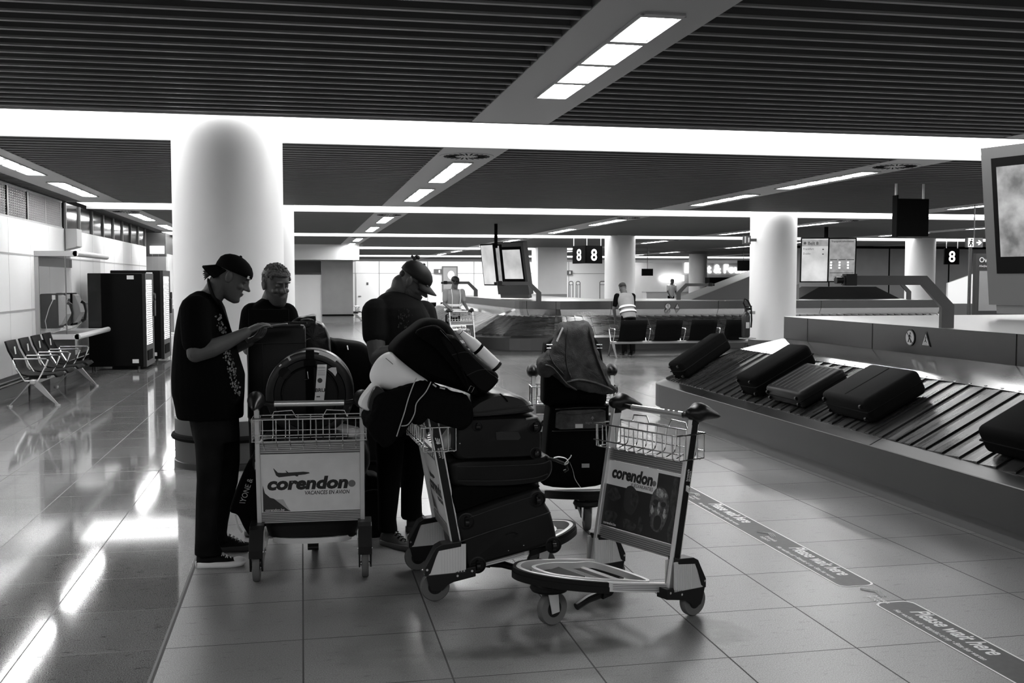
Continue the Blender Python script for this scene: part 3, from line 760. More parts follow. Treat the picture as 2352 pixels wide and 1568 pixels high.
tag(G().cyl((p.x+.0, p.y+.1, 0), (p.x+.0, p.y+.1, p.z-.085), .03, seg=16).build('pole', 'steel'), 'thin round steel pole standing beside the oversize baggage board', 'pole')
a = at(2242, 582, 17.2); b_ = at(2242, 716, 17.2)
t = thing('information_board', 'dark free-standing oversize baggage board with a grey panel, behind the totem', 'board', (a.x, a.y, 0))
G().span((0, 0, .0), (1.6, .08, a.z)).build('board_body', 'darkgrey4', t)
z1 = at(2250, 622, 17.2).z
G().span((.07, -.01, b_.z+.02), (1.5, 0, z1)).build('grey_panel', 'midgrey', t)
z2 = at(2250, 602, 17.2).z; z3 = at(2250, 613, 17.2).z
mxt = lambda x, z: Matrix(((1, 0, 0, x), (0, 0, -1, -.012), (0, 1, 0, z), (0, 0, 0, 1)))
text('heading', 'Oversize', .13, mxt(.06, z2), 'text_white', t, bold=.015)
text('subheading', 'Afwijkende bagage', .055, mxt(.06, z3), 'text_white', t)
G().box((.3, -.012, z1-.18), (.07, .004, .09)).build('icon', 'text_white', t)
# emergency pictogram on the second column
p = at(1715, 551, 19.9)
t = thing('extinguisher_sign', 'small dark pictogram sign high on the column with the extinguisher', 'sign', (p.x, p.y, p.z))
G().box((0, 0, 0), (.17, .02, .17)).span((.08, -.01, -.03), (.3, .01, .03)).build('plate', 'darkgrey', t)
G().box((-.035, -.012, -.01), (.03, .004, .1)).box((.04, -.012, 0), (.03, .004, .1)).ball((-.035, -.012, .055), (.018, .003, .018)).build('symbol', 'text_white', t)
# fire extinguisher
p = at(1713, 752, 19.75)
t = thing('fire_extinguisher', 'fire extinguisher with a looped hose hanging on a white column', 'fire extinguisher', (p.x, p.y, p.z-.2))
G().lathe([(.02, 0), (.075, .01), (.085, .04), (.085, .42), (.07, .48), (.03, .52), (.03, .55)], seg=20).build('cylinder', 'ext_red', t, smooth=True)
G().span((-.02, -.03, .55), (.1, .03, .60)).span((-.02, -.02, .62), (.12, .02, .64)).build('valve', 'plastic', t)
G().tube([(0, 0, .58), (-.06, 0, .70), (-.03, 0, .78), (.04, 0, .74), (.10, -.02, .6), (.11, -.03, .35), (.10, -.03, .2)], .016, 8).build('hose', 'rubber', t, smooth=True)
G().box((0, -.087, .25), (.07, .004, .12)).build('label', 'midwhite', t)
G().span((.08, .0, .47), (.20, .06, .53)).span((-.1, -.1, -.03), (.18, .1, -.01)).build('wall_bracket', 'alu_dark', t)
# lost and found counter far away
struct(G().span((17.6, 55., 0), (30, 55.2, 2.62)).build('wall_counter', 'white'))
p0 = at(1590, 626, 54.965)
t = thing('letter_sign', 'glowing white Lost & Found lettering on the far wall', 'sign', (p0.x, p0.y, p0.z))
text('lettering', 'Lost & Found', .64, Matrix(((1, 0, 0, 0), (0, 0, -1, 0), (0, 1, 0, 0), (0, 0, 0, 1))), 'glyph_bright', t, bold=.025, ext=.03, sx=.98)
G().box((-.28, 0, .28), (.3, .06, .56)).build('pictogram', 'glyph_bright', t)
for (x0, y0, x1, y1, Y, lab) in ((1475, 617, 1500, 633, 41.5, 'small black hanging monitor right of the middle column'), (1695, 598, 1722, 622, 41.5, 'black hanging monitor covering the end of the lettering'), (1190, 601, 1212, 617, 36., 'black hanging monitor beside the white block')):
    a = at(x0, y1, Y); b_ = at(x1, y0, Y)
    t = thing('hanging_monitor', lab, 'monitor', (a.x, a.y, a.z)); G().span((0, 0, 0), (b_.x-a.x, .08, b_.z-a.z)).build('monitor_case', 'black', t)
    rods(t, [((b_.x-a.x)/2, .04)], b_.z-a.z, CZ-a.z+.02, .012, 'darkgrey')
a = at(1532, 645, 54.); b_ = at(1582, 632, 54.)
tag(G().span((a.x, 54.7, a.z), (b_.x, 55.0, b_.z)).build('light_box', 'glyph2'), 'bright light box above the lost and found counter', 'light box')
a = at(1640, 683, 53.); 
t = thing('service_counter', 'white counter desk under the lost and found lettering', 'counter', (17.8, 52.6, 0)); G().span((0, 0, 0), (6, .6, 1.0)).build('desk', 'white', t); G().span((-.05, -.05, 1.), (6.05, .65, 1.05)).build('worktop', 'midwhite', t)
a = at(1628, 682, 49.)
t = thing('dark_cabinet', 'black cabinet in front of the distant counter', 'cabinet', (at(1630, 640, 49).x, 49., 0)); G().span((0, 0, 0), (3.2, .6, at(1630, 637, 49).z)).build('cabinet_body', 'black', t)
# roll cages by the far wall
for i, (px, lab) in enumerate(((1302, 'leftmost wire roll cage by the far wall'), (1318, 'second wire roll cage by the far wall'), (1372, 'wire roll cage with dark bags by the far wall'))):
    a = at(px, 681, 46.); t = thing('roll_cage', lab, 'trolley', (a.x, 45.6, 0), 0, 'roll cages by the far wall')
    W_ = .14 if i < 2 else .5
    W_ *= 1.
    g = G()
    zt = at(px, 646, 46).z
    g.tube([(0, 0, .1), (0, 0, zt-.05), (.04, 0, zt), (W_*1.0, 0, zt), (W_+.04, 0, zt-.05), (W_+.04, 0, .1)], .02, 6)
    g.tube([(W_/2, 0, .1), (W_/2, 0, zt-.15)], .012, 6).tube([(0, 0, zt-.15), (W_+.04, 0, zt-.15)], .012, 6)
    g.build('cage_frame', 'darkgrey', t); G().span((0, 0, .1), (W_+.04, .5, .16)).span((.02, .02, 0), (.06, .06, .1)).span((W_-.04, .4, 0), (W_, .46, .1)).build('platform', 'darkgrey', t)
t = thing('wall_poster', 'small framed poster of a helmeted worker on the far wall', 'poster', (at(1040, 655, 46.3).x, 46.5, at(1040, 655, 46.3).z-.3))
G().span((-.45, 0, 0), (.25, .04, 1.15)).build('poster_frame', 'darkgrey', t); G().span((-.4, -.01, .05), (.2, 0, 1.1)).build('poster_sheet', 'midgrey', t); G().ball((-.05, -.02, .75), (.16, .02, .2)).build('printed_helmet', 'white', t)
t = thing('exit_plate', 'tiny dark pictogram plate on the far wall, right of the capped man', 'sign', (at(1006, 623, 46.5).x, 46.52, at(1006, 623, 46.5).z)); G().box((0, 0, 0), (.36, .05, .2)).build('plate', 'darkgrey', t); G().box((.06, -.03, 0), (.07, .01, .12)).build('symbol', 'white', t)
t = thing('exit_plate', 'tiny dark pictogram plate on the wall left of the middle column', 'sign', (at(1306, 626, 46.5).x, 46.52, at(1306, 626, 46.5).z)); G().box((0, 0, 0), (.36, .05, .2)).build('plate', 'darkgrey', t); G().box((.06, -.03, 0), (.07, .01, .12)).build('symbol', 'white', t)
# counter hatch and stair side behind the far carousel
G().span((at(1930, 662, 37.9).x, 37.86, at(1930, 684, 37.9).z), (at(1998, 662, 37.9).x, 37.96, at(1930, 670, 37.9).z)).build('window_4', 'black')['kind'] = 'structure'
mm = Matrix(((1, 0, 0, at(2178, 640, 34).x), (0, 0, 1, 34.), (0, 1, 0, 0), (0, 0, 0, 1)))
zz0 = at(2178, 650, 34).z; zz1 = at(2238, 620, 34).z
struct(G().prism([(0, .8), (0, zz0), (3.5, zz0+2.4*(zz1-zz0)), (3.5, .8)], 0, .1, mm).build('wall_stair', 'bright_white'))
# adhesive line on the floor
M['tape'] = grey('printed_floor_tape', .035, .45, var=.25, scale=30.)
def tape(yA, yB, x0, x1, label, first):
    t = thing('floor_sticker', label, 'floor marking', ((x0+x1)/2, yB, 0))
    L = yB-yA; wv = x1-x0; r = .05
    poly = []
    for cx, cy, a0 in ((wv/2-r, -r, 0), (-wv/2+r, -r, 90), (-wv/2+r, -L+r, 180), (wv/2-r, -L+r, 270)):
        for k in range(6):
            q = math.radians(a0+k*18); poly.append((cx+r*math.cos(q), cy+r*math.sin(q)))
    G().prism(poly, .0004, .0012).build('tape', 'tape', t)
    g = G(); n = len(poly); ins = [(x*(1-.010/abs(wv/2)) if True else x, -L/2+(y+L/2)*(1-.010/(L/2))) for x, y in poly]
    g.add([(x, y, .0014) for x, y in poly+ins], [(i, (i+1) % n, n+(i+1) % n, n+i) for i in range(n)]); g.build('white_edge', 'text_white', t)
    seg = 1.08; k = 0; y = -.1 if first else -.16
    m0 = lambda x, yy: T(x, yy, .0016) @ rz(-math.pi/2)
    while y > -L+.3:
        text('lettering', 'Please wait here', .125, m0(-.0, y-.06), 'text_white', t, bold=.022, shear=.22, sx=.74, ext=.0002)
        text('small_lettering', 'Hier wachten aub • Attendez ici svp • Bitte hier warten', .04, m0(-.065, y-.02), 'text_white', t, bold=.01, shear=.2, sx=.78, ext=.0002)
        g = G(); yy = y-.98
        for j in range(3): g.tube([(-.02+.03*j, yy+.05-.03*j, .0016), (.03+.012*j, yy-.01-.01*j, .0016), (.015+.012*j, yy-.10, .0016)], .008, 6, flat=(1, .1))
        g.build('emblem', 'text_white', t)
        text('small_lettering', 'brussels', .042, m0(-.02, yy-.07), 'text_white', t, ext=.0002); text('small_lettering', 'airport', .042, m0(-.055, yy-.07), 'text_white', t, ext=.0002)
        y -= 1.28
    return t
tape(5.0, 8.6, 2.78, 2.99, 'dark floor strip reading Please wait here, farther of the two', False)
tape(1.0, 4.72, 2.80, 3.01, 'dark floor strip reading Please wait here, nearer of the two', True)
# ---------------------------------------------------------------- luggage trolleys (local: x forward, y left, z up; origin on the floor between the rear wheels)
M['ad_ground'] = grey('advert_sheet', .72, .45, var=.05, scale=12.)
M['ad_light'] = grey('advert_light_label', .8, .45)
M['ad_dark'] = grey('advert_dark_photo', .012, .5)
M['ad_mid'] = grey('advert_mid_tone', .03, .5, var=.9, scale=40.)
M['ad_skin'] = grey('advert_painted_face', .07, .5, var=.95, scale=40.)
M['ad_shape'] = grey('advert_shape_grey', .03, .5)  # dark grey ink of the printed shapes on adverts and tags
M['ad_curl'] = grey('advert_page_curl', .45, .45)
M['dot_grey'] = grey('advert_dot', .16, .5)
def px_(z): return .114-(z-.27)*.181
def rail(g, path, w, h, off=0., closed=False):
    P = [Vector(p) for p in path]; n = len(P); rings = []
    for i, p in enumerate(P):
        a = P[max(i-1, 0)]; b = P[min(i+1, n-1)]
        if closed: a = P[i-1]; b = P[(i+1) % n]
        t = (b-a); t.z = 0; t.normalize(); nn = Vector((t.y, -t.x, 0))
        c = p+nn*off
        rings.append([c+nn*w/2+Vector((0, 0, h/2)), c-nn*w/2+Vector((0, 0, h/2)), c-nn*w/2-Vector((0, 0, h/2)), c+nn*w/2-Vector((0, 0, h/2))])
    if closed: rings.append(rings[0])
    g.loft(rings, True, not closed); return g
def smooth_path(pts, n=6, closed=False):
    P = [Vector(p) for p in pts]; out = []; N = len(P)
    rng = range(N) if closed else range(N-1)
    for i in rng:
        p0 = P[i-1] if (closed or i > 0) else P[i]; p1 = P[i]; p2 = P[(i+1) % N]; p3 = P[(i+2) % N] if (closed or i+2 < N) else p2
        for k in range(n):
            u = k/n
            out.append(.5*((2*p1)+(p2-p0)*u+(2*p0-5*p1+4*p2-p3)*u*u+(3*p1-p0-3*p2+p3)*u**3))
    if not closed: out.append(P[-1])
    return out
def wheel(t, c, r, w, name='wheel', ax='y'):
    c = Vector(c)
    m = T(*c) @ Matrix.Rotation(math.pi/2, 4, 'X')
    prof = [(r*.70, -w*.5), (r*.93, -w*.5), (r*.985, -w*.34), (r, 0), (r*.985, w*.34), (r*.93, w*.5), (r*.70, w*.5)]
    o = G().lathe(prof, seg=40, mat=m).build('wheel', 'tyre', t, smooth=True)
    h = G().lathe([(.01, -w*.56), (r*.5, -w*.5), (r*.69, -w*.47), (r*.69, w*.47), (r*.5, w*.5), (.01, w*.56)], seg=32, mat=m).build('hub', 'plastic', o, smooth=True)
    G().lathe([(.009, -w*.72), (.011, -w*.66), (.011, w*.66), (.009, w*.72)], seg=12, mat=m).build('axle_bolt', 'chrome', o)
    return o
def advert_rear(t, mw, hw):
    o = G().box((0, 0, 0), (2*hw, .336, .003), mw).build('advert_panel', 'ad_ground', t)
    F = lambda u, v, d=.0022: mw @ T(u, v, d)
    text('lettering', 'corendon', .098, F(-.237, -.035), 'text_black', o, bold=.048, shear=.18, sx=1.13, ext=.0003)
    G().lathe([(.020, 0), (.020, .001)], mat=F(.222, -.012), seg=24).build('printed_dot', 'dot_grey', o)
    text('lettering', 'VACANCES EN AVION', .031, F(-.035, -.070), 'text_black', o, shear=.15, ext=.0003, sx=.78, bold=.014)
    # aeroplane
    g = G()
    g.prism([(-.185, .045), (-.17, .035), (-.03, .048), (-.005, .054), (-.01, .060), (-.04, .064), (-.15, .060), (-.175, .062), (-.195, .085), (-.20, .088), (-.19, .06)], .0, .0006, F(0, 0)).build('printed_aeroplane', 'ad_shape', o)
    G().prism([(-.125, .057), (-.135, .072), (-.131, .072), (-.115, .057)], .0, .0008, F(0, 0)).prism([(-.09, .045), (-.075, .037), (-.065, .04), (-.075, .052)], 0, .0008, F(0, 0)).build('printed_wing', 'text_black', o)
    # page curl with dark corner
    G().prism([(-.258, -.163), (-.258, -.01), (-.247, -.055), (-.22, -.082), (-.20, -.088), (-.125, -.155), (-.11, -.163)], 0, .0007, F(0, 0)).build('dark_corner', 'ad_shape', o)
    G().prism([(-.20, -.088), (-.19, -.093), (-.15, -.094), (-.135, -.125), (-.118, -.158), (-.155, -.125)], 0, .0012, F(0, 0)).build('page_curl', 'ad_curl', o)
    text('lettering', 'corendon.be', .020, F(-.248, -.160, .0032), 'text_white', o, ext=.0002, bold=.01, shear=.15)
    return o
def advert_front(t, mw, hw):
    o = G().box((0, 0, 0), (2*hw, .336, .003), mw).build('advert_panel', 'ad_dark', t)
    F = lambda d=.0018: mw @ T(0, 0, d)
    W_ = hw
    r = .02; cx, cy = .10-r, .045+r
    G().prism([(-W_, .168), (-W_, .062-.0)]+[(-W_, .045)]+[(cx+r*math.sin(math.radians(a)), cy-r*math.cos(math.radians(a))) for a in (0, 30, 60, 90)]+[(.10, .155), (W_, .155), (W_, .168)], 0, .0008, F()).build('light_label', 'ad_light', o)
    text('lettering', 'corendon', .082, mw @ T(-.235, .085, .003), 'text_black', o, bold=.045, sx=.94, ext=.0003, shear=.08)
    G().lathe([(.014, 0), (.014, .0006)], mat=mw @ T(.081, .098, .003), seg=20).build('printed_dot', 'dot_grey', o)
    text('lettering', 'VLIEGVAKANTIES', .026, mw @ T(-.085, .058, .003), 'text_black', o, ext=.0003, sx=.8)
    # photo: background leaves, two dark heads, one painted shouting face
    g = G(); 
    def blob(cx, cy, rx, ry, n=18, ph=0, wob=.1):
        return [(cx+rx*(1+wob*math.sin(3*a+ph))*math.cos(a), cy+ry*(1+wob*math.cos(2*a+ph))*math.sin(a)) for a in [2*math.pi*k/n for k in range(n)]]
    for c in ((-.20, -.12, .045, .04, 0), (-.06, -.135, .05, .03, 1), (.23, .06, .03, .09, 2), (-.20, .0, .05, .03, 3), (.235, -.10, .02, .06, 4), (.02, -.12, .02, .04, 2)):
        G().prism(blob(c[0], c[1], c[2], c[3], 16, c[4], .2), 0, .0006, F()).build('printed_foliage', 'ad_mid', o)
    G().prism(blob(-.07, -.01, .055, .075, 20, 1.), 0, .0009, F()).build('printed_head', 'ad_shape', o)
    G().prism(blob(-.05, .0, .028, .04, 20, 2., .25), 0, .0012, F()).build('printed_face_paint', 'ad_mid', o)
    f = G().prism(blob(.135, -.02, .066, .115, 28, .5, .04), 0, .001, F()).build('printed_face', 'ad_skin', o)
    for cx, cy, rx, ry in ((.108, .012, .018, .013), (.162, .008, .018, .013), (.137, -.085, .026, .038)):
        G().prism(blob(cx, cy, rx, ry, 16, 0, .05), 0, .0014, F()).build('printed_feature', 'text_black', o)
    for cx, cy, rx, ry in ((.135, .058, .04, .02), (.135, -.015, .01, .028), (.09, -.03, .012, .02), (.178, -.035, .012, .022)):
        G().prism(blob(cx, cy, rx, ry, 14, 2, .25), 0, .0013, F()).build('printed_face_paint', 'ad_curl2', o)
    text('lettering', 'corendon.be', .019, mw @ T(-.25, -.158, .003), 'text_white', o, ext=.0002, bold=.01)
    return o
M['ad_curl2'] = grey('advert_paint_streak', .30, .5, var=.8, scale=60.)
def make_trolley(label, full=True):
    t = thing('luggage_trolley', label, 'luggage trolley')
    hw = .279
    zt = .955
    for s in (1, -1):
        y = s*hw
        # post with black side inlay
        def pc(z, dx, dy): return (px_(z)+dx, y+dy*s, z)
        g = G(); g.loft([[pc(z, -.027, -.012), pc(z, .027, -.012), pc(z, .027, .012), pc(z, -.027, .012)] for z in (.15, zt)])
        o = g.build('upright', 'alu', t, bevel=.003)
        G().loft([[pc(z, -.019, .010), pc(z, .019, .010), pc(z, .019, .0135), pc(z, -.019, .0135)] for z in (.28, zt)]).build('black_inlay', 'plastic', o)
        mtxt = basis((px_(.80)+.006*s, y+.0142*s, .80), (px_(.70)-px_(.80), 0, -.1) if s < 0 else (px_(.80)-px_(.70), 0, .1), (-s*1., 0, .18) if s > 0 else (1., 0, -.18))
        mtxt = basis((px_(.78)+.004, y+.0144*s, .78), ((px_(.6)-px_(.78)), 0, -.18), (1, 0, 0) if s > 0 else (1, 0, 0))
        if s > 0: mtxt = basis((px_(.66)-.004, y+.0144, .66), ((px_(.78)-px_(.66)), 0, .12), (-1, 0, 0))
        if mtxt.col[2].to_3d().dot(Vector((0, s, 0))) < 0:
            mtxt = basis(mtxt.translation, mtxt.col[0].to_3d(), -mtxt.col[1].to_3d())
        text('lettering', 'brussels', .018, mtxt @ T(0, .004, 0), 'text_white', o, ext=.0002); text('lettering', 'airport', .018, mtxt @ T(0, -.010, 0), 'text_white', o, ext=.0002)
        g = G()
        for k in range(3): g.tube([mtxt @ Vector((-.055+.004*k, -.012+.009*k, .0)), mtxt @ Vector((-.02, .006*k-.004, .0)), mtxt @ Vector((-.03, -.012+.004*k, 0))], .0022, 5)
        g.build('emblem', 'text_white', o)
        # ribbed side plate, fender and wheel bracket
        mxz = Matrix(((1, 0, 0, 0), (0, 0, 1, 0), (0, 1, 0, 0), (0, 0, 0, 1)))
        pan = [(px_(.29)+.03, .29), (.02, .268), (-.035, .16), (-.035, .13), (.155, .145), (.155, .29)]
        g = G()
        for yy in (y-.030, y+.042 if s > 0 else y-.042):
            pass
        ya, yb = (y-.02, y+.042) if s > 0 else (y-.042, y+.02)
        g.prism(pan, ya, ya+.004, mxz).prism(pan, yb-.004, yb, mxz)
        for k in range(9):
            xx = .145-.014*k; zc = .275-.0*k
            zt_ = .283 if xx > .02 else .22
            for yy in (ya-.0015, yb+.0015): g.box((xx, yy, (.145+zt_)/2), (.005, .003, zt_-.15))
        side = g.build('side_plate', 'alu', t)
        fen = [(.13, .305), (.03, .296), (.0, .28), (-.055, .18), (-.055, .135), (-.028, .15), (.012, .262), (.13, .278)]
        G().prism(fen, ya-.006, yb+.006, mxz).build('fender', 'plastic', t, bevel=.003)
        br = [(.205, .17), (.205, .12), (.09, .098), (.06, .085), (.035, .06), (.0, .052), (-.025, .06), (-.035, .085), (-.05, .14), (.155, .147), (.16, .165)]
        g = G().prism(br, ya-.004, ya+.004, mxz).prism(br, yb-.004, yb+.004, mxz).prism([(.205, .17), (.205, .12), (.1, .10), (.1, .15)], ya, yb, mxz)
        bo = g.build('wheel_bracket', 'plastic', t, bevel=.002)
        for xx, zz in ((.185, .15), (.11, .13), (-.045, .17)):
            G().cyl((xx, ya-.008, zz), (xx, ya-.004, zz), .006, seg=8).cyl((xx, yb+.004, zz), (xx, yb+.008, zz), .006, seg=8).build('bolt', 'chrome', bo)
        wheel(t, (0, (ya+yb)/2, .075), .075, .036)
        # handle bulb with the horn
        z0 = .985; x0 = px_(.985)
        prof = [(.03, .022, .012, 0), (.015, .04, .035, -.004), (-.01, .047, .05, 0), (-.045, .044, .044, .002), (-.085, .034, .034, -.006), (-.12, .02, .024, -.016), (-.155, .014, .014, -.024), (-.172, .006, .006, -.028)]
        prof[0] = (.045, .02, .02, 0)
        G().loft([[(x0+a+.0, y+b*math.cos(q), z0+d+c*math.sin(q)) for q in [2*math.pi*k/20 for k in range(20)]] for a, b, c, d in prof]).build('brake_grip', 'plastic', t, smooth='all')
        G().loft([[pc(z, -.022, -.014), pc(z, .022, -.014), pc(z, .022, .014), pc(z, -.022, .014)] for z in (.93, .98)]).build('grip_socket', 'plastic', t)
    # handle bar
    G().tube([(px_(.98)+.0, -hw, .975), (px_(.98)-.02, -hw+.08, .965), (px_(.98)-.02, hw-.08, .965), (px_(.98), hw, .975)], .0135, 14).build('handle_bar', 'plastic', t, smooth=True)
    o = G().cyl((px_(.98)-.02, -hw+.095, .965), (px_(.98)-.02, hw-.045-.05, .965), .016, seg=18).build('handle_sleeve', 'alu_bright', t, smooth=True)
    for k in range(3): G().box((px_(.98)-.02+.004, hw-.14-.035*k, .9805), (.008, .022, .002)).build('printed_mark', 'text_black', o)
    # cross bars and advertising panel in the plane of the uprights
    def slab(z0, z1, name, mat, th=.022, ribs=True):
        g = G(); W_ = hw-.0115
        g.loft([[(px_(z)-th/2, -W_, z), (px_(z)+th/2, -W_, z), (px_(z)+th/2, W_, z), (px_(z)-th/2, W_, z)] for z in (z0, z1)])
        if ribs:
            n = 6
            for k in range(n):
                z = z0+(k+.5)*(z1-z0)/n
                for sg in (-1, 1): g.box((px_(z)+sg*(th/2+.001), 0, z), (.002, 2*W_, (z1-z0)/n*.5))
        o = g.build(name, mat, t)
        gg = G()
        for k in range(5):
            z = z0+(k+1)*(z1-z0)/6
            for sg in (-1, 1): gg.box((px_(z)+sg*(th/2+.0021), 0, z), (.001, 2*W_, .0022))
        gg.build('groove_pattern', 'groove', o)
        return o
    slab(.690, .752, 'upper_crossbar', 'alu_dark'); slab(.292, .350, 'lower_crossbar', 'alu_dark')
    vd = Vector((px_(1)-px_(0), 0, 1)).normalized(); zc = .520
    nrm = Vector((vd.z, 0, -vd.x))
    mr = basis(Vector((px_(zc), 0, zc))-nrm*.006, (0, -1, 0), vd); mf = basis(Vector((px_(zc), 0, zc))+nrm*.006, (0, 1, 0), vd)
    advert_rear(t, mr, hw-.0125); advert_front(t, mf, hw-.0125)
    # wire basket around the uprights
    g = G(); r = .0032
    xa, xb_ = px_(.85)-.075, px_(.85)+.12
    y2 = hw+.022
    def wire(p, rr=r): g.tube(p, rr, 6)
    zt_, zb_ = .885, .765
    wire([(xb_, -y2, zt_), (xb_, y2, zt_)], .0042); wire([(xa, -y2, zt_), (xa, y2, zt_)], .0042)
    for s in (-1, 1):
        wire([(xa, s*y2, zt_), (xb_, s*y2, zt_)], .0042)
        wire([(xa+.01, s*y2, zb_), (xb_-.02, s*y2, zb_)], r)
        for xx in (xa+.01, xa+.055, xb_-.06, xb_-.02): wire([(xx, s*y2, zt_), (xx, s*y2, zb_)], r)
    # humped raised wire front and back
    for xx in (xa+.02, ):
        hump = [(-y2, .89), (-.20, .89), (-.185, .925), (-.09, .93), (-.07, .895), (.07, .895), (.09, .93), (.185, .925), (.20, .89), (y2, .89)]
        wire([(xx, a, b) for a, b in hump], .0036)
    for k in range(9):
        yy = -.27+.0675*k
        p = [(xb_, yy, zt_), (xb_-.005, yy, zb_+.02), (xb_-.02, yy, zb_), (px_(.76)+.015, yy, .752)]
        wire(smooth_path(p, 3)); 
    for k in range(8):
        yy = -.245+.07*k
        p = [(xa, yy, zt_), (xa+.008, yy, zb_+.02), (xa+.025, yy, zb_), (px_(.76)-.015, yy, .745), (px_(.72)-.014, yy, .71)]
        wire(smooth_path(p, 3))
    for xx, zz in ((xb_-.03, .762), (xa+.035, .762), (xb_, .80), (xa+.004, .80)): wire([(xx, -y2, zz), (xx, y2, zz)])
    g.build('wire_basket', 'chrome', t, smooth=True)
    # deck: looped aluminium rail with a black bumper, an inner loop and cross members
    half = [(.155, .262, .157), (.30, .258, .182), (.45, .245, .207), (.58, .215, .230), (.69, .165, .249), (.765, .095, .262), (.80, .035, .268)]
    full_ = half+[(x, -y, z) for x, y, z in reversed(half)]
    sp = smooth_path(full_, 5)
    rail(G(), sp, .022, .044).build('deck_rail', 'alu', t, smooth=True)
    gg = G()
    for dz in (-.012, -.004, .004, .012):
        for side in (1, -1):
            seg_ = [p+Vector((0, 0, dz)) for p in sp if p.x < .5 and p.y*side > 0]
            rail(gg, seg_, .0012, .0022, off=-.0112)
    gg.build('groove_pattern', 'groove', t)
    fr = [p for p in sp if p.x > .50]
    g = rail(G(), fr, .016, .046, off=-.018); rail(g, [p-Vector((0, 0, .012)) for p in fr], .03, .03, off=-.016)
    bo = g.build('bumper', 'rubber', t, smooth=True)
    inner = [(.20, .185, .170), (.35, .185, .196), (.50, .170, .222), (.62, .125, .242), (.70, .06, .256)]
    inner = inner+[(x, -y, z) for x, y, z in reversed(inner)]
    rail(G(), smooth_path(inner, 5, True), .018, .030, closed=True).build('inner_rail', 'alu', t, smooth=True)
    g = G()
    for xx, w_ in ((.30, .25), (.47, .235)):
        z = .157+(xx-.155)*.17-.012; g.box((xx, 0, z), (.03, 2*w_, .016))
    g.build('cross_member', 'alu_dark', t)
    # front caster
    z = .20
    G().prism([(.52, -.10), (.70, -.06), (.70, .06), (.52, .10)], .205, .235).cyl((.655, 0, .19), (.655, 0, .225), .05).build('caster_mount', 'plastic', t)
    G().lathe([(.055, .172), (.085, .170), (.092, .182), (.085, .198), (.05, .2)], (.655, 0, 0), 28).build('caster_bumper', 'rubber', t, smooth=True)
    fk = G()
    for s in (-1, 1): fk.prism([(.685, .172), (.625, .172), (.615, .065), (.66, .06)], s*.028-.002, s*.028+.002, Matrix(((1, 0, 0, 0), (0, 0, 1, 0), (0, 1, 0, 0), (0, 0, 0, 1))))
    fk.box((.655, 0, .172), (.06, .06, .006)); fk.build('caster_fork', 'alu_bright', t)
    wheel(t, (.638, 0, .08), .08, .04)
    # brake pedal
    g = G().prism([(.285, .155), (.335, .155), (.345, .075), (.29, .085), (.275, .10), (.285, .12)], -.03, .03, Matrix(((1, 0, 0, 0), (0, 0, 1, 0), (0, 1, 0, 0), (0, 0, 0, 1))))
    g.tube([(.335, 0, .095), (.42, 0, .082), (.49, 0, .058)], [.022, .02, .018], 10).build('brake_pedal', 'plastic', t, smooth=True)
    return t
M['groove'] = grey('dark_groove', .06, .6)
M['alu_bright'] = grey('bright_aluminium', .72, .3, metal=.85)
tro = make_trolley('empty luggage trolley in front, with a corendon face advert and wire basket')
tro['label'] = 'empty luggage trolley nearest the belt, with a dark face advert on its panel'
POSE_C = (1.7216, 4.985, -2.7138); POSE_B = (.633, 5.488, .042); POSE_A = (.034, 5.715, 1.528)
tro.location = (POSE_C[0], POSE_C[1], 0); tro.rotation_euler = (0, 0, POSE_C[2])
GT = 'luggage trolleys'
trB = clone(tro, (*POSE_B[:2], 0), POSE_B[2], 'luggage trolley seen from the side, piled with suitcases and a backpack', GT)
trA = clone(tro, (*POSE_A[:2], 0), POSE_A[2], 'luggage trolley seen from behind, with an aeroplane advert, loaded with a round drum case', GT)
trD = clone(tro, (1.87, 7.13, 0), -1.68, 'luggage trolley facing the camera under the towel-covered luggage', GT)
trE = clone(tro, (.50, 7.75, 0), -1.62, 'luggage trolley mostly hidden behind the man in the front-facing cap', GT)
trW = clone(tro, (3.34, 22.2, 0), -1.25, 'distant luggage trolley pushed by a worker in a reflective vest', GT)
tro['group'] = GT
def LM(tr): return T(*tr.location) @ rz(tr.rotation_euler.z)
# ---------------------------------------------------------------- luggage
M['nylon'] = grey('black_nylon', .0025, .8, spec=.05, bump=.12, bscale=220.)
M['nylon_grey'] = grey('dark_grey_nylon', .005, .75, spec=.08, bump=.12, bscale=200.)
M['shell'] = grey('dark_hard_shell', .004, .45, spec=.2)
M['shell2'] = grey('charcoal_hard_shell', .007, .42, spec=.2)
M['leather'] = grey('black_leather', .004, .34, spec=.35, bump=.1, bscale=90.)
M['leather2'] = grey('grey_soft_leather', .012, .36, spec=.4, bump=.06, bscale=60.)
M['jacket'] = grey('black_cloth', .004, .9, spec=.05, bump=.2, bscale=70.)
M['pillow'] = grey('white_smooth_fabric', .85, .6, bump=.05, bscale=30.)
M['towel'] = grey('grey_towelling', .065, .95, spec=.1, var=.3, scale=14., bump=.5, bscale=160.)
M['bottle'] = grey('white_bottle', .85, .3)
M['paper'] = grey('white_paper', .75, .6)
M['cord'] = grey('white_cord', .45, .6)
M['piping'] = grey('dark_piping', .012, .5)
M['piping2'] = grey('grey_piping', .25, .5)
M['shell3'] = grey('drum_case_plastic', .006, .34, spec=.35)
M['plastic2'] = grey('dark_laptop', .03, .4)
M['nylon_grey2'] = grey('worn_grey_pocket', .045, .55, spec=.3, var=.5, scale=25., bump=.1, bscale=150.)
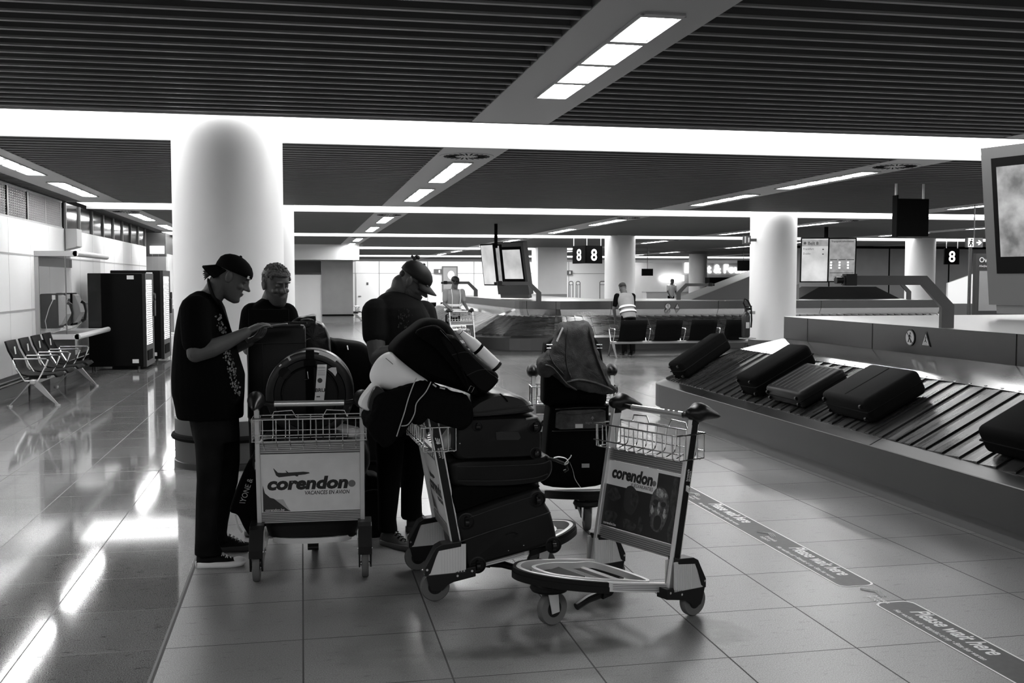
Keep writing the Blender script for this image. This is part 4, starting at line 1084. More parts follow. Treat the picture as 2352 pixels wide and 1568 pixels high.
class Fr:
    """upright plane: origin O, u across, v up, n towards the camera"""
    def __init__(s, O, u):
        s.O = Vector(O); s.u = Vector(u).normalized(); s.n = s.u.cross(Vector((0, 0, 1))).normalized()
        if s.n.dot(CAM-s.O) < 0: s.n = -s.n
    def hit(s, px, py, c=0.):
        d = ray(px, py); O = s.O+s.n*c
        return CAM+d*((O-CAM).dot(s.n)/d.dot(s.n))
    def mw(s, P):
        m = Matrix((s.u, Vector((0, 0, 1)), s.n)).transposed().to_4x4(); m.translation = P; return m
FB = Fr(LM(trB) @ Vector((0, -.30, 0)), LM(trB).to_3x3() @ Vector((1, 0, 0)))
def FY(Y): return Fr((0, Y, 0), (1, 0, 0))
def FA(x): return Fr(LM(trA) @ Vector((x, 0, 0)), LM(trA).to_3x3() @ Vector((0, -1, 0)))
def FD(x): return Fr(LM(trD) @ Vector((x, 0, 0)), LM(trD).to_3x3() @ Vector((0, 1, 0)))
def soften(pts, k=.18):
    out = []; n = len(pts)
    for i in range(n):
        a = Vector(pts[i]); b = Vector(pts[(i+1) % n]); L = (b-a).length
        f = min(k, .5); out += [a+(b-a)*f, a+(b-a)*.5, a+(b-a)*(1-f)]
    return out
def rings_solid(g, P, depth, edge, puffy=False, off=0.):
    c = sum(P, Vector((0, 0)))/len(P)
    if puffy: seq = [(.0, -.5), (.35, -.485), (.62, -.43), (.82, -.32), (.94, -.18), (1., 0), (.94, .18), (.82, .32), (.62, .43), (.35, .485), (.0, .5)]; seq = [(max(f, .02), d) for f, d in seq]
    else:
        e = edge/depth
        seq = [(1-1.0*edge/.25, -.5), (1-.45*edge/.25, -.5+e*.25), (1-.1*edge/.25, -.5+e*.7), (1, -.5+e*1.2), (1, .5-e*1.2), (1-.1*edge/.25, .5-e*.7), (1-.45*edge/.25, .5-e*.25), (1-1.0*edge/.25, .5)]
    R = [[Vector((*(c+(p-c)*f), off-depth/2+d*depth)) for p in P] for f, d in seq]
    return g.loft(R, True, True)
def solid(name, label, cat, F, px, depth, mat, edge=.03, puffy=False, curved=True, part='shell', group=None, disp=0., back=0.):
    """a real volume whose camera side outline follows px; depth runs away from the camera"""
    W = [F.hit(x, y) for x, y in px]
    base = min(W, key=lambda p: p.z); cen = sum(W, Vector())/len(W); base = Vector((cen.x, cen.y, base.z))
    base = base-F.n*0; mw = F.mw(base); inv = mw.inverted()
    L2 = [(inv @ w).to_2d() for w in W]
    P = [v.to_2d() for v in smooth_path([(*p, 0) for p in L2], 5, True)] if curved else [v.to_2d() for v in soften(L2)]
    t = thing(name, label, cat, mw=mw, group=group)
    g = G(); rings_solid(g, P, depth, edge, puffy, -back)
    o = g.build(part, mat, t, smooth='all' if puffy else True)
    if disp:
        s_ = o.modifiers.new('s', 'SUBSURF'); s_.levels = 2; s_.render_levels = 2
        tx = bpy.data.textures.new('folds', 'CLOUDS'); tx.noise_scale = .09; tx.noise_depth = 2
        d = o.modifiers.new('d', 'DISPLACE'); d.texture = tx; d.strength = disp; d.texture_coords = 'GLOBAL'; d.mid_level = .5
    def loc(x, y, c=0.): return inv @ F.hit(x, y, c)
    t_loc[t.name] = loc
    return t, o, loc
t_loc = {}
def line(t, loc, pts, r, mat, name, c=.004, seg=6, sm=4, flat=None):
    P = [loc(x, y, c) for x, y in pts]
    return G().tube(smooth_path(P, sm) if len(P) > 2 else P, r, seg, flat=flat).build(name, mat, t, smooth=True)
def case_wheel(t, loc, px, py, r=.034, part='wheel'):
    p = loc(px, py, .0)
    G().lathe([(r*1.25, -.004), (r*1.3, .002), (r*1.1, .004), (r*1.05, -.002)], p, 24).build('wheel_housing', 'shell2', t, smooth=True)
    g = G(); g.cyl(p+Vector((-.009, -.004, .012)), p+Vector((.009, -.004, .012)), r*.62, seg=18)
    g.cyl(p+Vector((0, r*.5, -.002)), p+Vector((0, r*.4, .02)), r*.3, seg=10)
    return g.build(part, 'plastic', t, smooth=True)
# --- on the side-on trolley
c, o, loc = solid('suitcase', 'large charcoal hard suitcase lying on its side, lowest on the side-on trolley', 'suitcase', FB,
    [(1046, 1190), (1060, 1177), (1222, 1121), (1243, 1124), (1256, 1158), (1268, 1180), (1281, 1236), (1274, 1250), (1080, 1304), (1066, 1299), (1056, 1250)], .56, 'shell2', .03)
for q in ((1234, 1146), (1071, 1197), (1271, 1251), (1097, 1297)): case_wheel(c, loc, *q)
line(c, loc, [(1058, 1244), (1120, 1222), (1200, 1197), (1264, 1176)], .004, 'piping', 'zip_seam'); line(c, loc, [(1080, 1188), (1150, 1163), (1222, 1140)], .0025, 'piping', 'shell_ridge')
for q in ((1168, 1264), (1203, 1252)): G().ball(loc(*q, .002), .004, 8, 6).build('rivet', 'chrome', c)
line(c, loc, [(1160, 1227), (1180, 1222), (1190, 1226), (1180, 1233)], .003, 'shell', 'side_handle')
c, o, loc = solid('duffel_bag', 'flat black bag squeezed between the two lower cases of the side-on trolley', 'bag', FB, [(1044, 1120), (1140, 1119), (1234, 1117), (1226, 1121), (1130, 1148), (1056, 1174), (1046, 1172)], .5, 'nylon', .015)
c, o, loc = solid('suitcase', 'rounded black suitcase second from the bottom of the side-on trolley', 'suitcase', FB,
    [(1040, 1060), (1130, 1056), (1225, 1052), (1258, 1046), (1271, 1062), (1268, 1090), (1245, 1108), (1180, 1117), (1100, 1119), (1045, 1116), (1036, 1090)], .54, 'shell', .03)
line(c, loc, [(1050, 1072), (1140, 1070), (1235, 1066), (1262, 1058)], .003, 'piping', 'zip_seam'); line(c, loc, [(1052, 1104), (1150, 1104), (1225, 1098), (1258, 1088)], .003, 'piping', 'zip_seam')
G().tube([loc(1258, 1052, .01), loc(1276, 1056, .02), loc(1300, 1066, .02), loc(1303, 1078, .01), loc(1296, 1082, 0)], .008, 8).build('carry_handle', 'plastic', c, smooth=True)
c, o, loc = solid('suitcase', 'black suitcase with grey side patch and corner wheels, third from the bottom of the side-on trolley', 'suitcase', FB,
    [(1052, 966), (1100, 959), (1222, 955), (1240, 962), (1245, 1000), (1244, 1036), (1235, 1050), (1100, 1056), (1050, 1054), (1046, 1010)], .5, 'shell2', .03)
c['label'] = 'black suitcase with a grey side patch and corner wheels, under the soft leather case'
G().prism([tuple(loc(x, y).to_2d()) for x, y in ((1138, 992), (1150, 990), (1190, 992), (1196, 1004), (1190, 1010), (1140, 1010))], .0, .006).build('side_patch', 'leather2', c)
case_wheel(c, loc, 1228, 980, .03); case_wheel(c, loc, 1230, 1040, .024); case_wheel(c, loc, 1096, 978, .022)
G().tube([loc(1208, 962, .004), loc(1234, 958, .006), loc(1242, 968, .006)], .006, 6).build('corner_guard', 'alu_dark', c, smooth=True)
c, o, loc = solid('soft_case', 'soft grey leather case with a dark zip, lying under the backpack', 'bag', FB,
    [(1062, 957), (1080, 932), (1105, 917), (1135, 906), (1165, 903), (1205, 913), (1225, 932), (1227, 948), (1150, 957)], .44, 'leather2', .05)
line(c, loc, [(1075, 950), (1120, 944), (1180, 936), (1224, 930)], .0035, 'piping', 'zip_seam'); line(c, loc, [(1148, 904), (1158, 912), (1166, 922)], .004, 'nylon', 'strap', .01)
line(c, loc, [(1070, 956), (1140, 952), (1222, 944)], .003, 'piping', 'zip_seam')
# backpack
c, o, loc = solid('backpack', 'large black backpack lying tilted on top of the side-on trolley', 'backpack', FB,
    [(908, 812), (922, 784), (953, 759), (984, 737), (1017, 735), (1042, 750), (1070, 790), (1132, 845), (1152, 861), (1154, 877), (1134, 903), (1106, 916), (1078, 905), (1030, 890), (985, 876), (945, 850)], .34, 'nylon', .07, back=.03)
F = lambda pts: [tuple(loc(x, y).to_2d()) for x, y in pts]
g = G(); P = [Vector(p) for p in F([(1008, 775), (1040, 770), (1066, 800), (1120, 852), (1142, 868), (1140, 880), (1118, 900), (1096, 893), (1050, 840)])]
rings_solid(g, [v.to_2d() for v in smooth_path([(*p, 0) for p in P], 4, True)], .09, .03, off=.035); g.build('front_pocket', 'nylon_grey', c, smooth=True)
g = G(); P = [Vector(p) for p in F([(955, 765), (985, 748), (1012, 752), (1040, 790), (1075, 860), (1098, 900), (1078, 903), (1045, 855), (1000, 800)])]
rings_solid(g, [v.to_2d() for v in smooth_path([(*p, 0) for p in P], 4, True)], .06, .02, off=.02); g.build('main_panel', 'nylon', c, smooth=True)
line(c, loc, [(1038, 815), (1068, 808), (1088, 815)], .002, 'piping', 'seam', .0355); line(c, loc, [(1072, 862), (1100, 850), (1125, 848)], .002, 'piping', 'seam', .0355)
line(c, loc, [(1010, 758), (1045, 800), (1062, 850), (1080, 895)], .012, 'nylon_grey', 'shoulder_strap', .032, flat=(1, .3))
m = loc(1081, 893, .05)
G().tube([m+Vector(v) for v in ((-.014, -.01, 0), (.0, .016, 0), (.018, .008, 0), (.004, -.018, 0))], .002, 6, closed=True).build('buckle', 'chrome', c)
# bottle in the side pocket
a = FB.hit(1052, 757, .0); b = FB.hit(1143, 843, .0); d = (b-a).normalized()
t = thing('water_bottle', 'white water bottle strapped to the side of the tilted backpack', 'bottle', mw=T(*a))
L = (b-a).length; up_ = Vector((0, -1, 0)); m = basis((0, 0, 0), up_, d.cross(up_)); m = Matrix((up_.cross(d).normalized(), up_, -d)).transposed().to_4x4()
q = d.to_track_quat('Z', 'Y').to_matrix().to_4x4()
G().lathe([(.002, 0), (.015, .002), (.0155, .028), (.018, .04), (.0205, .06), (.029, .095), (.0305, .11), (.0305, L-.012)], mat=q, seg=28).build('bottle_body', 'bottle', t, smooth=True)
G().lathe([(.016, .018), (.0168, .018), (.0168, .021), (.016, .021)], mat=q, seg=24).build('cap_ring', 'piping', t); G().lathe([(.031, L-.016), (.031, L), (.028, L+.002)], mat=q, seg=28).build('base_ring', 'plastic', t)
G().lathe([(.032, .135), (.0325, .135), (.0325, .15), (.032, .15)], mat=q, seg=28).build('holding_strap', 'nylon', t)
G().tube(smooth_path([q @ Vector(v) for v in ((.02, -.02, .14), (.05, -.02, .10), (.075, -.02, .14), (.06, -.02, .19), (.03, -.02, .2))], 5), .0035, 6).build('cord_loop', 'nylon', t, smooth=True)
# cushion, rimmed item, jacket
FJ = Fr(LM(trB) @ Vector((0, -.36, 0)), LM(trB).to_3x3() @ Vector((1, 0, 0)))
c, o, loc = solid('cushion', 'smooth white cushion stuffed into black clothing beside the backpack', 'cushion', FB,
    [(884, 817), (903, 811), (916, 821), (943, 843), (966, 860), (989, 877), (984, 890), (953, 896), (915, 905), (897, 901), (872, 893), (858, 882), (854, 862), (866, 835)], .2, 'pillow', .05, puffy=True)
line(c, loc, [(886, 822), (900, 834), (915, 848), (930, 862), (946, 880)], .0022, 'piping2', 'seam', -.012)
c, o, loc = solid('rimmed_visor_bag', 'black item with a curved white rim hanging left of the white cushion', 'bag', FB,
    [(860, 884), (848, 897), (834, 915), (828, 932), (834, 941), (846, 946), (866, 950), (882, 940), (884, 905), (874, 888)], .12, 'pillow', .03, back=.03)
P = F2 = [tuple(loc(x, y).to_2d()) for x, y in ((862, 888), (852, 905), (846, 925), (848, 940), (866, 950), (884, 944), (886, 905), (874, 890))]
g = G(); rings_solid(g, [v.to_2d() for v in smooth_path([(*p, 0) for p in P], 4, True)], .10, .02, off=.01); g.build('black_face', 'leather', c, smooth=True)
c, o, loc = solid('jacket', 'black jacket with white drawstrings heaped over the handle of the side-on trolley', 'clothing', FJ,
    [(897, 901), (920, 890), (950, 880), (968, 876), (989, 880), (1024, 895), (1061, 910), (1080, 915), (1091, 935), (1090, 968), (1070, 990), (1052, 985), (1046, 968), (1010, 958), (985, 958), (966, 980), (946, 972), (934, 982), (918, 1004), (902, 1016), (885, 1030), (862, 1012), (845, 985), (842, 965), (852, 945), (870, 912)], .30, 'jacket', .05, disp=.035)
line(c, loc, [(957, 868), (950, 882), (938, 915), (928, 950), (918, 980), (911, 1002)], .0028, 'cord', 'drawstring', .012); line(c, loc, [(990, 876), (978, 900), (957, 925), (952, 950), (938, 974), (922, 978)], .0028, 'cord', 'drawstring', .012)
for x, y, x2, y2 in ((994, 882, 1002, 888), (1010, 890, 1022, 893)): line(c, loc, [(x, y), (x2, y2)], .004, 'cord', 'white_stitch', .005)
c, o, loc = solid('crumpled_bag', 'crumpled white plastic bag lying in the wire basket of the side-on trolley', 'bag', Fr(LM(trB) @ Vector((0, -.18, 0)), LM(trB).to_3x3() @ Vector((1, 0, 0))),
    [(1016, 1012), (1026, 996), (1037, 984), (1044, 990), (1046, 1036), (1030, 1042), (1018, 1044)], .12, 'paper', .03, puffy=True, disp=.012)
# luggage tag ribbon on the rounded suitcase
t = thing('luggage_tag', 'crumpled white airline tag tied to the handle of the rounded suitcase', 'luggage tag', mw=FB.mw(FB.hit(1290, 1064)))
inv = t.matrix_world.inverted(); LL = lambda x, y, c=0: FB.mw(FB.hit(1290, 1064)).inverted() @ FB.hit(x, y, c)
G().tube(smooth_path([LL(1272, 1051, .02), LL(1285, 1049, .03), LL(1300, 1053, .02), (LL(1305, 1062, .03)), LL(1296, 1066, .03), LL(1310, 1050, .03), LL(1312, 1045, .03)], 4), [.009]*25, 6, flat=(1, .3)).build('paper_loop', 'paper', t, smooth=True)
G().tube(smooth_path([LL(1308, 1060, .02), LL(1316, 1080, .02), LL(1321, 1100, .02), LL(1334, 1120, .01)], 4), [.003, .003, .003, .003, .003, .004, .005, .006, .007, .008, .009, .009, .008], 6, flat=(1, .15)).build('paper_strip', 'paper', t, smooth=True)
# --- towel-covered pile
c, o, loc = solid('suitcase', 'upright black travel case with a grey front pocket, under the towel', 'suitcase', FD(.60),
    [(1250, 1116), (1253, 1050), (1262, 950), (1272, 936), (1330, 932), (1394, 931), (1400, 945), (1400, 1040), (1392, 1112)], .30, 'nylon', .03)
P = [tuple(loc(x, y).to_2d()) for x, y in ((1277, 942), (1390, 938), (1391, 982), (1274, 986))]
g = G(); rings_solid(g, soften([Vector(p) for p in P], .1), .03, .01, off=.02); g.build('front_pocket', 'nylon_grey2', c, smooth=True)
m = c.matrix_world.inverted()
for x, y in ((1330, 978), (1345, 1069)): p = loc(x, y, .022); G().box(p, (.05, .026, .003)).build('fabric_label', 'midwhite' if y < 1000 else 'midgrey', c)
p = loc(1348, 970, .021); text('lettering', 'eagle creek', .022, T(p.x-.01, p.y-.008, p.z), 'dot_grey', c, ext=.0003)
p = loc(1361, 960, .021); G().prism([(-.012, -.004), (-.002, -.002), (-.002, -.012), (.002, -.012), (.002, -.002), (.012, -.004), (.006, .004), (.008, .006), (0, .014), (-.008, .006), (-.006, .004)], p.z, p.z+.001, T(p.x, p.y, 0)).build('emblem', 'dot_grey', c)
line(c, loc, [(1276, 940), (1330, 936), (1392, 935)], .004, 'leather2', 'zip_seam', .02); line(c, loc, [(1280, 948), (1320, 952), (1386, 944)], .0025, 'piping', 'zip_seam', .022)
for y in (990,): line(c, loc, [(1268, y), (1395, y-3)], .003, 'piping', 'seam', .004)
c, o, loc = solid('backpack', 'black backpack with side buckles hidden under the grey towel', 'backpack', FD(.62),
    [(1250, 905), (1252, 850), (1255, 800), (1262, 786), (1290, 768), (1318, 760), (1360, 768), (1380, 790), (1387, 815), (1393, 870), (1394, 931), (1330, 932), (1258, 934)], .26, 'nylon', .05, back=.02)
for x in (1262, 1377):
    for k in range(1): p = loc(x, 795, .012); G().tube([p+Vector(v) for v in ((-.018, .01, 0), (.018, .01, 0), (.018, -.012, 0), (-.018, -.012, 0))], .0035, 6, closed=True).build('buckle', 'chrome', c)
c, o, loc = solid('towel', 'grey towel draped over the pile on the trolley facing the camera', 'towel', FD(.70),
    [(1296, 744), (1322, 741), (1350, 740), (1363, 750), (1372, 785), (1384, 820), (1394, 845), (1404, 872), (1411, 888), (1425, 902), (1395, 906), (1364, 908), (1339, 903), (1312, 892), (1290, 880), (1274, 862), (1262, 868), (1246, 866), (1240, 833), (1264, 806), (1278, 781), (1288, 754)], .30, 'towel', .08, disp=.04)
for pts, r in (([(1304, 752), (1300, 800), (1302, 840), (1312, 868)], .007), ([(1352, 750), (1364, 800), (1382, 850), (1398, 886)], .009), ([(1300, 878), (1330, 872), (1370, 880), (1408, 896)], .012), ([(1252, 838), (1266, 842), (1282, 858), (1300, 880), (1325, 896)], .010), ([(1262, 812), (1272, 835), (1296, 860)], .006)):
    line(c, loc, pts, [r*.2]+[r]*(len(pts)*4-5)+[r*.3]+[r*.2], 'towel', 'fold', .0, seg=8, flat=(1.8, .7))
line(c, loc, [(1293, 752), (1285, 770), (1279, 784), (1282, 776)], .006, 'paper', 'patterned_label', .012)
# --- on the trolley seen from behind
c, o, loc = solid('suitcase', 'big black suitcase lying lowest on the trolley with the aeroplane advert', 'suitcase', FA(.20), [(610, 1108), (820, 1105), (823, 1215), (790, 1238), (650, 1240), (612, 1218)], .50, 'shell', .03)
c, o, loc = solid('suitcase', 'black suitcase behind the wire basket, below the drum case', 'suitcase', FA(.20), [(605, 1010), (824, 1006), (824, 1104), (606, 1107)], .50, 'shell', .03)
p = loc(644, 984); 
F_ = FA(.17); ctr = F_.hit(712, 905, -.02)
t = thing('drum_case', 'round black drum case standing on the trolley with the aeroplane advert', 'instrument case', mw=F_.mw(ctr))
R = .242
G().lathe([(R*.80, .0), (R*.82, .018), (R*.90, .02), (R*.985, .012), (R, -.01), (R, -.10), (R*1.012, -.104), (R*1.012, -.116), (R, -.12), (R, -.30), (R*.97, -.32)], seg=72).build('case_shell', 'shell3', t, smooth=True)
G().lathe([(R*.62, .012), (R*.66, .022), (R*.80, .020), (R*.81, .0)], seg=72).build('face_ring', 'shell', t, smooth=True)
G().tube([(R*.62*math.cos(a), R*.62*math.sin(a), .02) for a in [math.pi*k/24 for k in range(25)]], .004, 6).build('moulded_rib', 'shell2', t, smooth=True)
G().span((-.022, -R, .02), (.022, R*.75, .026)).build('strap', 'nylon', t)
G().span((-.02, R*.80, .005), (.026, R*1.03, .03), bev=.004).span((-.03, R*.66, .02), (.035, R*.8, .04), bev=.004).build('latch', 'nylon_grey', t)
G().lathe([(.030, .021), (.032, .023), (.034, .021)], (-.135, .12, 0), 28).build('moulded_badge', 'shell2', t)
def sticker(a0, a1, r0, r1, z, name='sticker', mat='paper'):
    g = G(); n = 8
    vs = [(r*math.sin(math.radians(a0+(a1-a0)*k/n)), r*math.cos(math.radians(a0+(a1-a0)*k/n)), z) for r in (r0, r1) for k in range(n+1)]
    g.add(vs, [(k, k+1, n+2+k, n+1+k) for k in range(n)]); return g.build(name, mat, t)
sticker(13, 38, R*.94, R*1.03, .018); sticker(-30, -27, R*.9, R*1.0, .02, mat='midwhite'); sticker(-46, -42, R*.93, R*.96, .02)
G().prism([(.10, .14), (.12, .15), (.145, .15), (.15, .12), (.14, .10), (.125, .12)], .022, .0232).build('torn_sticker', 'paper', t)
G().tube([(-.01, .13, .03), (-.005, .09, .034), (-.03, .085, .03)], .003, 6).build('padlock', 'chrome', t)
# airline tag
p = F_.mw(ctr).inverted() @ F_.hit(738, 842, .02); q_ = F_.mw(ctr).inverted() @ F_.hit(732, 922, .02)
tg = thing('luggage_tag', 'long white airline tag printed BRU hanging on the drum case', 'luggage tag', mw=F_.mw(ctr) @ T(p.x, p.y, .046))
hh = p.y-q_.y
G().loft([[(-.026+x, y, z), (.026+x, y, z), (.026+x, y, z-.0015), (-.026+x, y, z-.0015)] for x, y, z in ((.004, .012, -.012), (.004, .0, 0), (.0, -.05, .004), (-.006, -.12, .002), (-.014, -hh, .0))]).build('tag_strip', 'paper', tg)
text('lettering', 'BRU', .028, T(-.035, -.138, .0055), 'text_black', tg, bold=.03, sx=1.05, ext=.0002)
G().lathe([(.0135, .0045), (.0135, .0052)], (-.008, -.075, 0), 24).build('printed_disc', 'ad_shape', tg)
for yy in (.01, .0, -.006, -.022, -.034, -.044): G().box((0, yy, .0045), (.04, .0015, .001)).build('printed_line', 'ad_shape', tg)
for yy in (-.165, -.19): G().box((-.018, yy, .0045), (.02, .006, .001)).build('printed_barcode', 'ad_shape', tg)
# equipment case with laptop
FQ = FY(6.30)
c, o, loc = solid('equipment_case', 'tall black equipment case between the two men at the left', 'equipment case', FQ, [(568, 757), (576, 750), (636, 748), (697, 747), (703, 756), (703, 1003), (568, 1003)], .26, 'shell', .02, curved=False)
line(c, loc, [(570, 790), (702, 787)], .003, 'piping', 'lid_seam'); line(c, loc, [(602, 790), (602, 990)], .002, 'piping', 'panel_seam')
p = FQ.hit(640, 748, -.14)
t = thing('laptop', 'dark open laptop on top of the tall equipment case', 'laptop', mw=T(p.x, p.y, p.z+.008))
G().box((0, 0, 0), (.26, .2, .014), bev=.004).build('keyboard_base', 'plastic2', t); 
G().box((-.06, .10, .05), (.24, .012, .10), Matrix.Rotation(-.1, 4, 'X'), bev=.004).build('screen', 'black', t)
G().box((.12, -.05, .012), (.14, .012, .012), rz(-.3)).build('hinge_edge', 'shell2', t)
c, o, loc = solid('leather_bag', 'glossy black leather bag behind the drum case', 'bag', FY(6.57), [(668, 744), (685, 729), (700, 727), (725, 723), (724, 736), (744, 746), (755, 767), (760, 794), (757, 860), (720, 880), (704, 850), (690, 770)], .2, 'leather', .05, disp=.015)
for a, b in (((698, 752), (712, 749)), ((700, 782), (714, 776))): line(c, loc, [a, b], .003, 'chrome', 'metal_fitting', .01)
c, o, loc = solid('soft_case', 'long black soft case with a zip tag, behind and right of the drum case', 'bag', FY(6.95), [(757, 792), (772, 783), (800, 786), (842, 795), (862, 830), (868, 900), (862, 962), (800, 962), (760, 900)], .42, 'nylon', .06)
line(c, loc, [(797, 793), (799, 803)], .005, 'chrome', 'zip_tag', .01)
c, o, loc = solid('suitcase', 'black case resting on the hidden trolley behind the man in the front-facing cap', 'suitcase', FY(6.95), [(758, 966), (905, 966), (905, 1062), (758, 1062)], .5, 'shell', .03, curved=False)
c, o, loc = solid('suitcase', 'lowest black case on the hidden trolley, behind the bearded man', 'suitcase', FY(6.98), [(765, 1066), (900, 1066), (900, 1094), (765, 1094)], .48, 'shell', .02, curved=False)
c, o, loc = solid('tote_bag', 'black bag with white lettering standing left of the trolley with the aeroplane advert', 'bag', FY(6.02), [(598, 1040), (575, 1055), (548, 1110), (530, 1160), (528, 1178), (545, 1186), (560, 1215), (575, 1236), (596, 1240), (602, 1140)], .16, 'nylon', .04)
p = loc(562, 1158, .004); q_ = loc(588, 1080, .004)
text('lettering', '\\YONE &', .045, basis(p, q_-p, Vector((-1, .3, 0))), 'ad_curl', c, ext=.0004, sx=.85)
line(c, loc, [(541, 1182), (545, 1205), (556, 1222)], .006, 'paper', 'white_edging', -.02)
c, o, loc = solid('daypack', 'small dark daypack on the floor right of the trolley with the aeroplane advert', 'backpack', FY(6.55), [(836, 1098), (850, 1088), (868, 1093), (880, 1112), (886, 1180), (884, 1232), (838, 1234)], .2, 'nylon_grey', .05, disp=.01)
line(c, loc, [(838, 1128), (860, 1124), (880, 1128)], .003, 'piping', 'seam'); line(c, loc, [(884, 1190), (880, 1215)], .003, 'cord', 'reflective_strip', .005)
# --- suitcases on the near belt
def belt_case(name, label, X0, Y0_, L, W, H, mat='shell', ribs=0, tilt=0., yaw=0., wheels=True, cat='suitcase'):
    sl = math.atan2(.385, .74); z0 = .43+(X0-4.3)*.385/.74+.02
    m = T(X0, Y0_, z0) @ Matrix.Rotation(-sl+tilt, 4, 'Y') @ rz(yaw)
    t = thing(name, label, cat, mw=m)
    G().box((L/2, W/2, H/2), (L, W, H), bev=.045).build('shell', mat, t, smooth=True)
    G().box((L/2, W/2, H/2), (L+.006, W+.006, .012), bev=.005).build('zip_seam', 'nylon_grey', t)
    if ribs:
        for k in range(ribs):
            y = W*(k+1)/(ribs+1); G().tube([(.05, y, H-.002), (L-.05, y, H-.002)], .006, 6).build('shell_rib', mat, t)
    if wheels:
        for y in (.06, W-.06):
            for z in (.05, H-.05): G().cyl((-.006, y-.012, z), (-.006, y+.012, z), .016, seg=14).build('wheel', 'plastic', t)
    G().tube([(L, W*.35, H*.5), (L+.03, W*.38, H*.5), (L+.03, W*.62, H*.5), (L, W*.65, H*.5)], .009, 8).build('carry_handle', 'plastic', t, smooth=True)
    return t
belt_case('suitcase', 'black suitcase on its edge at the far turn of the near belt', 4.36, 11.38, .72, .30, .23, 'nylon', tilt=-.04, yaw=.2)
belt_case('suitcase', 'long black suitcase lying left of the ribbed one on the near belt', 4.36, 9.42, .70, .38, .23, 'nylon', yaw=.06)
belt_case('suitcase', 'ribbed black hard suitcase in the middle of the near belt', 4.36, 8.52, .50, .70, .16, 'shell2', ribs=7, yaw=.0)
belt_case('suitcase', 'glossy black suitcase with bright edges, right of the ribbed one', 4.38, 7.42, .54, .70, .21, 'nylon_grey', ribs=1, yaw=.0)
belt_case('suitcase', 'black case cut off by the right edge of the picture, on the near belt', 4.38, 5.35, .50, .70, .20, 'nylon', yaw=.0, wheels=False)
# ---------------------------------------------------------------- people
M['skin'] = grey('skin', .085, .5, spec=.3, bump=.05, bscale=120.)
M['skin_far'] = grey('skin_far', .10, .6)
M['tattoo'] = grey('tattoo_ink', .06, .6)
M['hair'] = grey('dark_hair', .02, .6, bump=.6, bscale=140.)
M['hair_grey'] = grey('greying_curly_hair', .075, .6, var=.5, scale=60., bump=.8, bscale=120.)
M['beard'] = grey('beard', .045, .75, bump=.6, bscale=260.)
M['tshirt'] = grey('black_cotton', .004, .95, spec=.03, bump=.1, bscale=14.)
M['tshirt_grey'] = grey('washed_black_cotton', .012, .9, spec=.05, bump=.12, bscale=14.)
M['jeans'] = grey('dark_denim', .010, .9, spec=.05, bump=.2, bscale=22., var=.5, scale=5.)
M['cap'] = grey('black_cap', .004, .85, spec=.05)
M['cap_grey'] = grey('dark_grey_cap', .012, .6, spec=.2)
M['print'] = grey('shirt_print', .22, .8, var=.9, scale=40.)
M['shoe_black'] = grey('black_canvas', .008, .8, spec=.1)
M['shoe_white'] = grey('white_rubber_sole', .8, .5)
M['shoe_grey'] = grey('grey_suede', .05, .8, spec=.1)
M['sole_grey'] = grey('dark_sole', .05, .6)
M['vest'] = grey('reflective_vest', .24, .7, var=.1, scale=6.)
M['vest_band'] = grey('reflective_band', .75, .4)
M['cloth_mid'] = grey('light_sleeve', .22, .8)
M['eye'] = grey('eye', .3, .3)
def W(px, py, Y): return at(px, py, Y)
def limb(g, pts, seg=16):
    """pts: (point, radius) chain with rounded ends"""
    P = [p for p, r in pts]; R = [r for p, r in pts]
    for p, r in pts: g.ball(p, r, 14, 8)
    return g.tube(P, R, seg)
def slices(g, rows, k=1.0, seg=28, sq=2.4):
    """rows: (py, pxL, pxR, half depth, Y) ellipses that follow the picked outline"""
    R = []
    for row in rows:
        py, xl, xr, ry, Y = row
        a = W(xl, py, Y); b = W(xr, py, Y); c = (a+b)/2; rx = (b-a).length/2*k; ry = ry*k
        ring = []
        for j in range(seg):
            q = 2*math.pi*j/seg; cs, sn = math.cos(q), math.sin(q)
            f = lambda v: math.copysign(abs(v)**(2/sq), v)
            ring.append(c+Vector((f(cs)*rx, f(sn)*ry, 0)))
        R.append(ring)
    return g.loft(R, True, True)
HEAD = [(-.120, .080, .035, .018), (-.112, .094, .012, .036), (-.095, .100, -.02, .048), (-.075, .098, -.045, .056), (-.055, .096, -.06, .062), (-.035, .093, -.072, .067), (-.012, .088, -.088, .072), (.012, .083, -.096, .075), (.028, .086, -.100, .076), (.045, .096, -.102, .077), (.07, .092, -.100, .077), (.092, .075, -.088, .068), (.108, .050, -.066, .050), (.118, .018, -.034, .026)]
